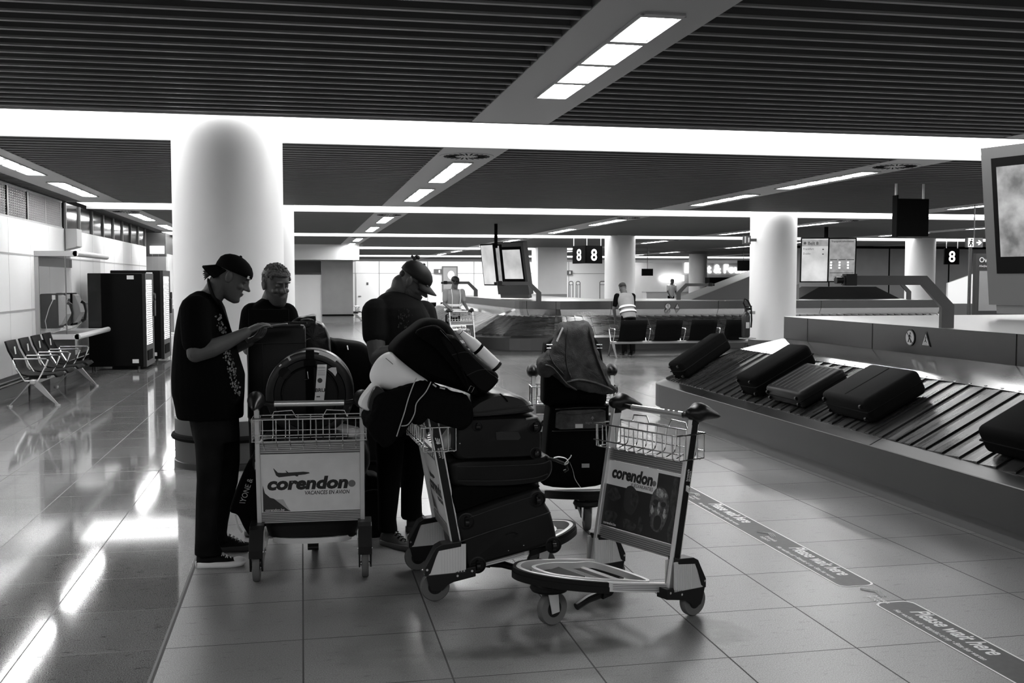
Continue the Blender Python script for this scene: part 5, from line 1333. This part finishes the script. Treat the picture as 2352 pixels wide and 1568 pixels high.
def head_geo(g, m):
    R = []
    for z, xf, xb, w_ in HEAD:
        c = (xf+xb)/2; rx = (xf-xb)/2
        R.append([m @ Vector((c+rx*math.cos(q), w_*math.sin(q)*(1.0 if math.cos(q) < 0 else 1-.10*math.cos(q)), z)) for q in [2*math.pi*k/28 for k in range(28)]])
    g.loft(R, True, True)
    def el(c, r, a=0.):
        g.ball((0, 0, 0), r, 14, 10, m @ T(*c) @ Matrix.Rotation(a, 4, 'Y'))
    # nose
    g.loft([[m @ Vector(p) for p in q] for q in (
        [(.080, -.008, .036), (.080, .008, .036), (.097, .004, .036), (.097, -.004, .036)],
        [(.080, -.012, .01), (.080, .012, .01), (.108, .006, .008), (.108, -.006, .008)],
        [(.084, -.019, -.018), (.084, .019, -.018), (.130, .008, -.014), (.130, -.008, -.014)],
        [(.086, -.016, -.028), (.086, .016, -.028), (.112, .006, -.026), (.112, -.006, -.026)])])
    el((.119, 0, -.016), (.012, .010, .010)); el((.098, .013, -.020), (.010, .008, .008)); el((.098, -.013, -.020), (.010, .008, .008))
    # lips, chin, cheeks, brows
    el((.096, 0, -.049), (.010, .024, .006)); el((.095, 0, -.060), (.010, .020, .007)); el((.086, 0, -.094), (.020, .022, .018))
    for s in (-1, 1):
        el((.066, s*.040, -.016), (.022, .020, .016)); el((.090, s*.030, .043), (.011, .024, .007))
        el((.079, s*.031, .019), (.012, .013, .009))
        # ear
        el((-.006, s*.082, .002), (.020, .010, .034), -.2); el((-.012, s*.088, .010), (.013, .007, .022), -.2)
def hand_geo(g, wrist, d, palm_n, spread, curl=.35, size=1., thumb=1):
    """d: direction of fingers; palm_n: direction the palm faces; thumb side = spread"""
    d = d.normalized(); s = (spread-d*spread.dot(d)).normalized(); n = d.cross(s).normalized()
    if n.dot(palm_n) < 0: n = -n
    L = .09*size
    R = []
    for f, w_, t_ in ((0, .026, .020), (.25, .034, .017), (.6, .041, .015), (1., .040, .012)):
        c = wrist+d*L*f
        R.append([c+s*w_*size*math.cos(q)+n*t_*size*math.sin(q) for q in [2*math.pi*k/16 for k in range(16)]])
    g.loft(R, True, True)
    for i, (off, ln, r) in enumerate(((.030, .072, .0088), (.010, .080, .009), (-.011, .074, .0086), (-.031, .058, .0078))):
        b = wrist+d*L*.93+s*off*size
        c1 = curl*(.8+.12*i); dd = d; pts = [(b, r*size)]
        fan = s*(off*2.4)
        for j, fr in enumerate((.45, .32, .23)):
            ang = c1*(j+1)*.8
            v = ((d+fan*.35)*math.cos(ang)+n*math.sin(ang)).normalized(); b = b+v*ln*fr*size; pts.append((b, r*size*(1-.09*(j+1))))
        limb(g, pts, 10)
    b = wrist+d*L*.25+s*.028*size
    pts = [(b, .012*size)]
    for j, ln in enumerate((.036, .03, .024)):
        v = (d*(.55+.25*j)+s*(.8-.25*j)+n*(.35+.1*j)*1.).normalized(); b = b+v*ln*size; pts.append((b, (.0115-.001*j)*size))
    limb(g, pts, 10)
def organic(o, voxel, smooth=3):
    m = o.modifiers.new('r', 'REMESH'); m.mode = 'VOXEL'; m.voxel_size = voxel; m.use_smooth_shade = True
    if smooth: k = o.modifiers.new('s', 'SMOOTH'); k.factor = .5; k.iterations = smooth
    return o
def person(label, group=None):
    return label
def mk_body(label, g, voxel=.0046, mat='skin', smooth=2):
    # the body's origin sits at its lowest point
    lo = min(g.v, key=lambda v: v.z).copy(); c = sum(g.v, Vector())/len(g.v); O = Vector((c.x, c.y, max(lo.z, 0)))
    for i, v in enumerate(g.v): g.v[i] = v-O
    o = g.build('person', mat); o.location = O; organic(o, voxel, smooth); return tag(o, label, 'person'), O
def part(g, O, name, mat, parent, voxel=0., smooth=2, **k):
    for i, v in enumerate(g.v): g.v[i] = v-O
    o = g.build(name, mat, parent, smooth='all' if (voxel or k.pop('sm', False)) else True)
    if voxel: organic(o, voxel, smooth)
    return o
def cap_geo(g, m, back=False, peak=True):
    R = []
    for z, rx, ry, cx in ((.036, .106, .086, -.002), (.055, .106, .086, -.003), (.08, .101, .083, -.004), (.102, .084, .070, -.006), (.118, .06, .05, -.008), (.128, .03, .026, -.008), (.131, .006, .006, -.008)):
        dz = .0
        R.append([m @ Vector((cx+rx*math.cos(q), ry*math.sin(q), z+(.010*math.cos(q) if z < .06 else 0)*(1 if back else .6))) for q in [2*math.pi*k/32 for k in range(32)]])
    g.loft(R, True, True); g.ball((0, 0, 0), (.008, .008, .005), 10, 6, m @ T(-.008, 0, .133))
def brim_geo(g, m, sgn=1, droop=.022, L=.075, z0=.042):
    rows = []
    for f in (0, .35, .7, 1.):
        row = []
        for j in range(13):
            q = math.radians(-72+144*j/12)
            x = .085*math.cos(q)*.9+.012; y = .078*math.sin(q)
            e = L*f*max(math.cos(q), .0)**.6
            row.append(Vector((sgn*(x+e), y*(1+.06*f), z0-droop*f-.16*y*y*(1+1.2*f)/.078)))
        rows.append(row)
    top = [[m @ (v+Vector((0, 0, .003))) for v in r] for r in rows]; bot = [[m @ (v-Vector((0, 0, .003))) for v in r] for r in rows]
    R = [t+b[::-1] for t, b in zip(top, bot)]
    return g.loft(R, True, True)
def shoe(parent, O, heel, d, L, up_m, sole_m, name='shoe', laces='shoe_white', toecap=None, H=.085):
    """heel: floor point under the heel; d: direction"""
    d = Vector((d[0], d[1], 0)).normalized(); s = Vector((-d.y, d.x, 0)); heel = Vector(heel)
    def F(x, y, z): return heel+d*x+s*y+Vector((0, 0, z))
    def outline(k=1.): return [(0-.008*k, 0), (.01, -.03*k), (.08, -.036*k), (.17, -.044*k), (.23, -.042*k), (.27, -.028*k), (L+.002*k, 0), (.27, .024*k), (.23, .038*k), (.17, .042*k), (.08, .033*k), (.01, .028*k)]
    def ring(k, z, tz=0.):
        P = smooth_path([(x*L/.285, y, 0) for x, y in outline(k)], 3, True)
        return [F(p.x, p.y, z+tz*max(0, (p.x-.2*L/.285)/.085)) for p in P]
    g = G().loft([ring(1.0, .0, .006), ring(1.06, .012, .006), ring(1.04, .030, .004), ring(.96, .033, .004)])
    so = part(g, O, name, up_m, parent) if False else None
    up = G(); R = []
    for x0, w_, h in ((.0, .026, .075), (.03, .034, .088), (.07, .037, .098), (.11, .039, .088), (.15, .041, .068), (.19, .041, .052), (.23, .037, .044), (.262, .024, .038), (.278, .008, .03)):
        x0 = x0*L/.285
        R.append([F(x0, w_*math.cos(q), .02+max(h-.02, .005)*max(math.sin(q), -.3)) for q in [2*math.pi*k/18 for k in range(18)]])
    up.loft(R)
    o = part(up, O, name, up_m, parent, sm=True)
    part(g, Vector(O), 'sole', sole_m, o, sm=True)
    g = G()
    for k in range(5):
        x0 = (.105+.022*k)*L/.285; z0 = .098-.0125*k
        g.tube([F(x0, -.022, z0-.008), F(x0+.006, 0, z0+.004), F(x0+.012, .022, z0-.008)], .003, 6); g.tube([F(x0, .022, z0-.008), F(x0+.006, 0, z0+.004), F(x0+.012, -.022, z0-.008)], .003, 6)
    part(g, O, 'laces', laces, o)
    if toecap:
        g = G().ball((0, 0, 0), (.045, .037, .028), 18, 10, Matrix((d, s, Vector((0, 0, 1)))).transposed().to_4x4()); 
        for i, v in enumerate(g.v): g.v[i] = v+F(.245*L/.285, 0, .024)
        part(g, O, 'toe_cap', toecap, o, sm=True)
    return o
def head_m(px, py, Y, yaw, pitch, roll=0.):
    c = W(px, py, Y); return T(*c) @ rz(yaw) @ Matrix.Rotation(pitch, 4, 'Y') @ Matrix.Rotation(roll, 4, 'X')
def eyes(parent, O, m):
    g = G()
    for s in (-1, 1):
        g.ball((.081, s*.031, .018), (.0135, .0145, .010), 12, 8, m)
    for i, v in enumerate(g.v): g.v[i] = v-O
    return g
# --- man in a backwards cap, in profile at the left
def man_left():
    Yc = 6.08
    hm = head_m(530, 638, Yc, 0., math.radians(29))
    g = G(); head_geo(g, hm)
    neck0 = hm @ Vector((-.04, 0, -.06)); limb(g, [(neck0, .060), (W(489, 677, Yc), .062), (W(470, 700, Yc), .075)])
    shirt = [(668, 452, 470, .05, Yc), (676, 436, 492, .10, Yc), (690, 420, 508, .18, Yc), (706, 413, 516, .225, Yc), (735, 407, 524, .235, Yc), (770, 401, 534, .235, Yc), (813, 397, 548, .225, Yc), (860, 394, 563, .22, Yc), (900, 395, 562, .22, Yc), (930, 402, 560, .21, Yc), (950, 405, 560, .205, Yc), (957, 408, 560, .20, Yc)]
    slices(g, shirt[1:], .86)
    legN = [(960, 440, 520, .10, 6.0), (1000, 446, 516, .095, 5.99), (1050, 450, 514, .09, 6.0), (1100, 452, 510, .085, 6.02), (1150, 450, 503, .08, 6.04), (1200, 449, 498, .078, 6.05), (1240, 448, 500, .08, 6.06), (1262, 447, 507, .085, 6.07), (1270, 447, 512, .085, 6.07)]
    legF = [(960, 470, 549, .10, 6.18), (1000, 480, 551, .095, 6.2), (1060, 485, 551, .09, 6.24), (1110, 487, 546, .085, 6.28), (1160, 485, 532, .08, 6.33), (1200, 484, 524, .078, 6.37), (1225, 484, 521, .08, 6.40), (1242, 484, 524, .08, 6.41)]
    slices(g, legN[:-1], .72); slices(g, legF, .72)
    # near (right) arm, bent, forearm reaching up to the tablet
    sh = W(455, 715, 5.88); el = W(449, 812, 5.80); wr = W(566, 763, 5.92)
    limb(g, [(sh, .062), (W(452, 765, 5.83), .056), (el, .047)]); limb(g, [(el, .047), (W(485, 800, 5.83), .050), (W(520, 786, 5.87), .042), (wr, .029)])
    hand_geo(g, wr, W(605, 742, 5.98)-wr, Vector((.2, .3, -1)), Vector((0.1, .9, .3)), .30)
    # far arm
    sh2 = W(470, 715, 6.28); el2 = W(490, 815, 6.36); wr2 = W(572, 785, 6.22)
    limb(g, [(sh2, .062), (el2, .046)]); limb(g, [(el2, .046), (W(530, 800, 6.3), .044), (wr2, .029)])
    hand_geo(g, wr2, W(612, 762, 6.12)-wr2, Vector((0, -.3, 1)), Vector((.1, -.9, .3)), .35)
    o, O = mk_body('man in profile with a backwards black cap, black t-shirt and jeans, typing', g)
    g = G(); slices(g, shirt)
    limb(g, [(W(450, 712, 5.90), .085), (W(450, 745, 5.86), .082), (W(452, 783, 5.83), .080)]); limb(g, [(W(468, 712, 6.27), .085), (W(484, 780, 6.32), .078)])
    part(g, O, 'tshirt', 'tshirt', o, .008)
    g = G(); slices(g, [(935, 432, 548, .175, Yc), (965, 436, 549, .175, Yc), (1000, 443, 551, .17, 6.09), (1010, 446, 550, .16, 6.09)]); slices(g, legN); slices(g, legF)
    part(g, O, 'jeans', 'jeans', o, .008)
    g = G(); cap_geo(g, hm, True); part(g, O, 'cap', 'cap', o, sm=True)
    bo = o.children[-1]
    g = G(); brim_geo(g, hm, -1, .052, .078, .036); part(g, O, 'cap_peak', 'cap', bo, sm=True)
    g = G().box((.100, -.035, .05), (.004, .02, .016), hm @ rz(-.3)); part(g, O, 'cap_label', 'text_white', bo)
    g = G()
    for k in range(22):
        a = hm @ Vector((-.088-.003*(k % 3), -.05+.005*k, -.01+.006*(k % 4)))
        g.tube([a, a+Vector((-.035-.005*(k % 3), .002*(k % 3-1), -.012-.006*(k % 4))), a+Vector((-.055-.006*(k % 4), .003*(k % 4-1), -.004-.011*(k % 5)))], [.012, .008, .0012], 6)
    g.ball((-.075, 0, -.015), (.03, .062, .035), 14, 8, hm)
    part(g, O, 'hair', 'hair', o, sm=True)
    # press the print onto the shirt's surface
    def surf(px, py):
        for i in range(len(shirt)-1):
            if shirt[i][0] <= py <= shirt[i+1][0]:
                f = (py-shirt[i][0])/(shirt[i+1][0]-shirt[i][0]); a, b = shirt[i], shirt[i+1]
                xl = a[1]+(b[1]-a[1])*f; xr = a[2]+(b[2]-a[2])*f; ry = a[3]+(b[3]-a[3])*f
                u = max(-1, min(1, (px-(xl+xr)/2)/((xr-xl)/2))); return Yc-ry*(max(0, 1-abs(u)**2.4))**(1/2.4)
        return Yc
    g = G()
    rnd = random.Random(3)
    for k in range(190):
        py = 722+rnd.random()*185; f = (py-722)/185; px = 505+42*f+rnd.gauss(-2, 6)
        if 766 < py < 804: continue
        Ys = surf(px, py)-.0035; c = W(px, py, Ys)
        a0 = rnd.uniform(0, 6); n = rnd.randint(4, 6); r0 = rnd.uniform(.002, .0065)
        pts = [c+Vector((r0*rnd.uniform(.5, 1.3)*math.cos(a0+2*math.pi*q/n), 0, 1.4*r0*rnd.uniform(.5, 1.3)*math.sin(a0+2*math.pi*q/n))) for q in range(n)]
        g.add(pts+[v+Vector((0, .004, 0)) for v in pts], [tuple(range(n)), tuple(range(n, 2*n))]+[(q, (q+1) % n, (q+1) % n+n, q+n) for q in range(n)])
    part(g, O, 'shirt_print', 'print', o)
    g = G(); P = smooth_path([hm @ Vector((-.10, .0, -.075)), hm @ Vector((-.075, -.055, -.095))]+[W(x, y, surf(x, y)-.012) for x, y in ((492, 684), (503, 700), (514, 725), (524, 750), (533, 775), (541, 800))], 5)
    g.tube(P, .020, 8, flat=(1, .3)); part(g, O, 'neck_strap', 'nylon', o, sm=True)
    g = G()
    for cx, cy, r0, a0, a1 in ((446, 816, 9, 0, 250), (458, 812, 7, 90, 330), (471, 808, 8, 30, 240), (484, 803, 6, 120, 360), (450, 800, 6, 180, 400)):
        g.tube([W(cx+r0*math.cos(math.radians(a)), cy+r0*.8*math.sin(math.radians(a)), 5.762+.004*abs(math.sin(math.radians(a)))+.0006*(cx-446)) for a in range(a0, a1, 20)], .003, 6, flat=(1, 1))
    part(g, O, 'tattoo', 'tattoo', o)
    shoe(o, O, (W(452, 1296, 6.07).x, 6.08, 0), (1, -.03), .265, 'shoe_black', 'shoe_white', toecap='shoe_white')
    shoe(o, O, (W(487, 1262, 6.42).x, 6.42, 0), (1, .0), .265, 'shoe_black', 'shoe_grey', laces='midgrey')
    return o
# --- man with curly hair standing behind the cases
def man_back():
    Yc = 6.95
    hm = head_m(633, 656, Yc-.06, math.radians(-58), math.radians(14))
    g = G(); head_geo(g, hm)
    limb(g, [(hm @ Vector((-.02, 0, -.06)), .058), (W(620, 696, Yc), .062), (W(616, 712, Yc), .08)])
    sh = [(684, 602, 632, .055, Yc), (692, 590, 645, .09, Yc), (702, 578, 655, .115, Yc), (715, 571, 664, .13, Yc), (735, 566, 669, .14, Yc), (770, 565, 672, .14, Yc), (820, 567, 670, .14, Yc), (900, 570, 668, .14, Yc), (960, 570, 668, .14, Yc)]
    slices(g, sh[1:], .86)
    l1 = [(950, 570, 622, .09, Yc), (1080, 575, 618, .08, Yc), (1180, 578, 612, .07, Yc), (1208, 580, 612, .07, Yc)]; l2 = [(950, 618, 668, .09, Yc), (1080, 622, 664, .08, Yc), (1180, 626, 660, .07, Yc), (1208, 626, 660, .07, Yc)]
    slices(g, l1, .75); slices(g, l2, .75)
    e1 = W(676, 800, Yc-.06); w1 = W(676, 750, Yc-.30)
    limb(g, [(W(655, 718, Yc), .058), (e1, .046)]); limb(g, [(e1, .046), (w1, .030)])
    hand_geo(g, w1, W(697, 736, Yc-.34)-w1, Vector((0, -.2, -1)), Vector((-.2, -.9, .2)), .4)
    e2 = W(573, 800, Yc-.05); w2 = W(592, 770, Yc-.26)
    limb(g, [(W(582, 720, Yc), .058), (e2, .046)]); limb(g, [(e2, .046), (w2, .030)]); hand_geo(g, w2, W(606, 762, Yc-.34)-w2, Vector((0, 0, -1)), Vector((.8, 0, 0)), .4)
    o, O = mk_body('man with short curly hair and stubble standing behind the tall equipment case', g)
    g = G(); slices(g, sh); limb(g, [(W(656, 722, Yc), .078), (W(670, 765, Yc-.02), .072)]); limb(g, [(W(581, 722, Yc), .078), (W(573, 765, Yc-.02), .072)]); part(g, O, 'tshirt', 'tshirt', o, .008)
    g = G(); slices(g, [(930, 571, 668, .145, Yc), (970, 570, 668, .145, Yc)]); slices(g, l1); slices(g, l2); part(g, O, 'trousers', 'tshirt', o, .01)
    g = G(); rnd = random.Random(5)
    R = []
    for z, rx, ry, cx in ((.02, .100, .080, -.012), (.05, .105, .083, -.008), (.08, .103, .083, -.004), (.102, .088, .07, -.004), (.118, .06, .048, -.006), (.128, .02, .02, -.006)):
        R.append([hm @ Vector((cx+(rx if math.cos(q) < .2 or z > .07 else rx*.6)*math.cos(q), ry*math.sin(q), z+(.03*max(0, math.cos(q)) if z < .06 else 0))) for q in [2*math.pi*k/28 for k in range(28)]])
    g.loft(R)
    for k in range(260):
        a = rnd.uniform(0, 2*math.pi); e = rnd.uniform(.1, 1.45); 
        v = Vector((.102*math.cos(a)*math.cos(e)-.006, .082*math.sin(a)*math.cos(e), .035+.092*math.sin(e)))
        if v.x > .05 and v.z < .085: continue
        if v.z < .06 and k % 2: continue
        v *= 1+.03*rnd.random()+.07*max(0, v.z-.06)/.06
        g.ball(hm @ v, rnd.uniform(.005, .012), 7, 5)
    part(g, O, 'hair', 'hair_grey', o, sm=True)
    g = beard_geo(hm, .004, -.025); part(g, O, 'beard', 'beard_soft', o, sm=True)
    shoe(o, O, (W(596, 1225, Yc).x, Yc+.05, 0), (-.2, -1), .28, 'shoe_black', 'sole_grey'); shoe(o, O, (W(643, 1225, Yc).x, Yc+.05, 0), (.2, -1), .28, 'shoe_black', 'sole_grey')
    return o
M['beard_soft'] = grey('stubble', .045, .8, bump=.4, bscale=260.)
def beard_geo(hm, off, ztop, long=0.):
    g = G(); R = []
    for z, xf, xb, w_ in HEAD:
        if z > ztop: continue
        c = (xf+xb)/2; rx = (xf-xb)/2+off
        zz = z-long*max(0, (-.05-z)/.07)
        R.append([hm @ Vector((c+off+rx*math.cos(q), (w_+off)*math.sin(q), zz)) for q in [math.radians(-105+210*k/24) for k in range(25)]]+[hm @ Vector((c+off-.01, (w_-.01)*s, zz)) for s in (.6, 0, -.6)])
    return g.loft(R, True, True)
# --- man with a front-facing cap and beard
def man_mid():
    Yc = 6.42
    hm = head_m(947, 648, Yc-.02, math.radians(-16), math.radians(38))
    g = G(); head_geo(g, hm)
    limb(g, [(hm @ Vector((-.045, 0, -.05)), .062), (W(921, 668, Yc), .066), (W(912, 690, Yc), .09)])
    sh = [(668, 893, 918, .06, Yc), (676, 876, 940, .12, Yc), (690, 860, 966, .17, Yc), (706, 848, 976, .20, Yc), (725, 842, 986, .21, Yc), (750, 843, 990, .21, Yc), (790, 848, 992, .20, Yc), (840, 852, 990, .19, Yc), (900, 856, 986, .185, Yc), (960, 858, 984, .185, Yc), (985, 858, 984, .18, Yc)]
    slices(g, sh[1:], .86)
    # legs: nearer foot turned to the lower right
    lN = [(975, 860, 930, .10, Yc), (1030, 863, 928, .095, Yc-.01), (1090, 866, 922, .085, Yc-.03), (1150, 868, 915, .08, Yc-.05), (1190, 868, 910, .075, Yc-.06), (1218, 869, 913, .08, Yc-.06)]
    lF = [(975, 915, 984, .10, Yc+.08), (1030, 918, 976, .095, Yc+.14), (1090, 921, 974, .085, Yc+.20), (1140, 921, 968, .08, Yc+.24), (1175, 921, 969, .08, Yc+.27), (1188, 921, 972, .085, Yc+.28)]
    slices(g, lN, .72); slices(g, lF, .72)
    s1 = W(862, 722, Yc-.13); e1 = W(866, 822, Yc-.20); w1 = W(922, 800, Yc-.42)
    limb(g, [(s1, .062), (W(862, 775, Yc-.17), .060), (e1, .048)]); limb(g, [(e1, .048), (W(885, 812, Yc-.28), .048), (w1, .031)])
    hand_geo(g, w1, W(948, 800, Yc-.50)-w1, Vector((0, 0, -1)), Vector((-.2, .9, .2)), .5)
    s2 = W(972, 722, Yc+.10); e2 = W(990, 810, Yc+.05); w2 = W(985, 815, Yc-.20)
    limb(g, [(s2, .060), (e2, .047)]); limb(g, [(e2, .047), (w2, .031)]); hand_geo(g, w2, W(980, 812, Yc-.36)-w2, Vector((0, 0, -1)), Vector((-.9, 0, 0)), .5)
    o, O = mk_body('bearded man in a front-facing cap and dark t-shirt, looking down into the tilted backpack', g)
    g = G(); slices(g, sh); limb(g, [(W(864, 718, Yc-.12), .088), (W(862, 768, Yc-.16), .078)]); limb(g, [(W(972, 720, Yc+.10), .085), (W(984, 766, Yc+.08), .075)]); part(g, O, 'tshirt', 'tshirt_grey', o, .008)
    g = G(); slices(g, [(950, 858, 984, .18, Yc), (985, 859, 984, .18, Yc+.02), (1000, 861, 982, .17, Yc+.03)]); slices(g, lN); slices(g, lF); part(g, O, 'trousers', 'tshirt', o, .008)
    g = G(); cap_geo(g, hm); part(g, O, 'cap', 'cap_grey', o, sm=True); co = o.children[-1]
    g = G(); brim_geo(g, hm, 1, .020, .080, .046); part(g, O, 'cap_peak', 'cap_grey', co, sm=True)
    part(beard_geo(hm, .007, -.02, .03), O, 'beard', 'beard', o, sm=True)
    g = G(); b = hm @ Vector((-.07, -.01, .135))
    for k in range(7): g.ball(b+Vector((-.006*k+.01, .006*(k % 3-1), .008*math.sin(k*1.3))), .012-.0006*k, 8, 6)
    for k in range(5): g.tube([b, b+Vector((.012+.004*k, 0, .014+.006*(k % 3)))], [.002, .0006], 5)
    g.ball((-.068, 0, .01), (.03, .068, .03), 14, 8, hm)
    part(g, O, 'hair', 'hair', o, sm=True)
    # glasses
    g = G(); g.tube([hm @ Vector(v) for v in ((-.01, -.082, .018), (.06, -.074, .022), (.100, -.055, .022))], .0022, 6)
    for s in (-1, 1): g.tube([hm @ Vector((.102-.004*abs(math.cos(q)), s*.032+.022*math.cos(q), .018+.015*math.sin(q))) for q in [2*math.pi*k/16 for k in range(16)]], .0018, 6, closed=True)
    part(g, O, 'glasses', 'plastic', o)
    g = G(); rnd = random.Random(9)
    def surf(px, py):
        for i in range(len(sh)-1):
            if sh[i][0] <= py <= sh[i+1][0]:
                f = (py-sh[i][0])/(sh[i+1][0]-sh[i][0]); a, b = sh[i], sh[i+1]
                xl = a[1]+(b[1]-a[1])*f; xr = a[2]+(b[2]-a[2])*f; ry = a[3]+(b[3]-a[3])*f
                u = max(-1, min(1, (px-(xl+xr)/2)/((xr-xl)/2))); return Yc-ry*(max(0, 1-abs(u)**2.4))**(1/2.4)
        return Yc
    for k in range(130):
        px = rnd.uniform(915, 982); py = rnd.uniform(708, 752)
        c = W(px, py, surf(px, py)-.003); a0 = rnd.uniform(0, 6); n = 5; r0 = rnd.uniform(.002, .006)
        pts = [c+Vector((r0*rnd.uniform(.5, 1.3)*math.cos(a0+2*math.pi*q/n), 0, 1.6*r0*rnd.uniform(.5, 1.3)*math.sin(a0+2*math.pi*q/n))) for q in range(n)]
        g.add(pts+[v+Vector((0, .004, 0)) for v in pts], [tuple(range(n)), tuple(range(n, 2*n))]+[(q, (q+1) % n, (q+1) % n+n, q+n) for q in range(n)])
    part(g, O, 'shirt_print', 'print_dim', o)
    shoe(o, O, (W(880, 1240, Yc-.06).x, Yc-.02, 0), (.62, -.78), .29, 'shoe_grey', 'sole_grey', laces='nylon')
    shoe(o, O, (W(934, 1215, Yc+.28).x, Yc+.28, 0), (.96, -.1), .28, 'shoe_grey', 'sole_grey', laces='nylon')
    return o
M['print_dim'] = grey('faded_shirt_print', .035, .85)
man_left(); man_back(); man_mid()
# thing held by the first man
p = W(604, 744, 6.02)
t = thing('tablet', 'thin dark tablet held over the equipment case by the man in profile', 'tablet', mw=T(p.x+.05, p.y+.03, p.z-.012) @ Matrix.Rotation(-.12, 4, 'Y')); G().box((0, 0, 0), (.17, .12, .009), bev=.003).build('body', 'plastic2', t); G().box((-.02, -.058, .0), (.05, .003, .008)).build('bright_edge', 'alu', t)
# --- far figures
def far_person(label, cx, Y, zt, rows, legs, arms, head, vest=None, mats=('cloth_mid', 'jacket')):
    pass
def simple_person(label, x, y, yaw, H, lean=0., shirt='cloth_mid', vest='vest', trousers='jacket', cap=None, armpose='down', hair='hair'):
    m = T(x, y, 0) @ rz(yaw)     # local x = facing
    k = H/1.76
    hip = Vector((0, 0, .92*k)); L = math.radians(lean)
    R_l = Matrix.Rotation(L, 4, 'Y'); up = lambda v: hip+(R_l @ Vector(v))*k
    g = G()
    hmx = m @ T(*up((.03, 0, .665))) @ Matrix.Rotation(L*.9+.15, 4, 'Y') @ Matrix.Scale(k, 4)
    head_geo(g, hmx)
    q = lambda v: m @ v
    limb(g, [(q(up((.0, 0, .60))), .055), (q(up((0, 0, .50))), .07)])
    def tor(gg, f=1., z1=.54):
        R = []
        for z, w_, d_ in ((-.10, .155, .11), (.0, .165, .115), (.15, .16, .115), (.30, .185, .125), (.42, .20, .12), (.50, .17, .09), (.55, .08, .06)):
            if z > z1: continue
            R.append([q(up((d_*f*math.cos(a), w_*f*math.sin(a), z))) for a in [2*math.pi*j/24 for j in range(24)]])
        gg.loft(R)
    tor(g, .88)
    arms = []
    for s in (-1, 1):
        a = up((0, s*.20, .45))
        if armpose == 'push': b = up((.06, s*.24, .20)); c = up((.33, s*.20, .10))
        elif armpose == 'reach': b = up((.18, s*.24, .22)); c = up((.40, s*.14, .02))
        else: b = up((.04, s*.23, .18)); c = up((.20, s*.20, .0))
        limb(g, [(q(a), .05), (q(b), .04), (q(c), .028)]); arms.append((a, b, c))
        hand_geo(g, q(c), (m.to_3x3() @ (c-b)), Vector((0, 0, -1)), m.to_3x3() @ Vector((0, -s, 0)), .5)
        limb(g, [(q(hip+Vector((0, s*.09, -.02))), .075), (q(Vector((.01, s*.10, .48*k))), .055), (q(Vector((-.01, s*.10, .09))), .04)])
    o, O = mk_body(label, g, .011, 'skin_far', 1)
    g = G(); tor(g, 1.0)
    for a, b, c in arms: limb(g, [(q(a), .068), (q(a+(b-a)*.7), .055)])
    part(g, O, 'shirt', shirt, o, .013)
    if vest:
        g = G(); tor(g, 1.07, .5); v = part(g, O, 'reflective_vest', vest, o, .013)
        g = G()
        for z in (.06, .17):
            P = [q(up((.128*1.1*math.cos(a), .178*1.1*math.sin(a), z))) for a in [2*math.pi*j/28 for j in range(28)]]; g.tube(P, .028, 6, closed=True, flat=(1, .3))
        for s in (-1, 1): g.tube([q(up((.135, s*.09, .12))), q(up((.14, s*.10, .35))), q(up((.07, s*.10, .52)))], .02, 6, flat=(.4, 1))
        part(g, O, 'reflective_band', 'vest_band', v)
    g = G()
    for s in (-1, 1): limb(g, [(q(hip+Vector((0, s*.075, -.05))), .098), (q(Vector((.01, s*.10, .48*k))), .078), (q(Vector((-.01, s*.10, .08))), .06)])
    part(g, O, 'trousers', trousers, o, .015)
    g = G()
    if cap: cap_geo(g, hmx); brim_geo(g, hmx, 1); part(g, O, 'cap', cap, o, sm=True)
    else:
        R = []
        for z, rx, ry, cx in ((.0, .10, .079, -.014), (.05, .104, .083, -.010), (.09, .095, .076, -.006), (.115, .06, .05, -.006), (.128, .01, .01, -.006)):
            R.append([hmx @ Vector((cx+rx*(1 if math.cos(a) < .3 or z > .06 else .5)*math.cos(a), ry*math.sin(a), z)) for a in [2*math.pi*j/24 for j in range(24)]])
        g.loft(R); part(g, O, 'hair', hair, o, sm=True)
    for s in (-1, 1):
        hl = m @ Vector((-.09, s*.10, 0)); d = m.to_3x3() @ Vector((1, 0, 0)); shoe(o, O, hl, d, .27, 'shoe_black', 'sole_grey', laces='nylon')
    return o
simple_person('worker in a cap and reflective vest pushing the distant trolley', 3.27, 22.95, -1.25, 1.78, 8, cap='cap_grey', armpose='push')
simple_person('worker in a reflective vest seen from behind, bending over the far belt', 7.0, 21.9, 1.75, 1.70, 24, armpose='reach', shirt='tshirt')
simple_person('distant man in a white shirt behind the far carousel casing', 17.4, 47.8, -1.3, 1.78, 6, shirt='white', vest=None, armpose='down')
print('objects', len(bpy.data.objects))
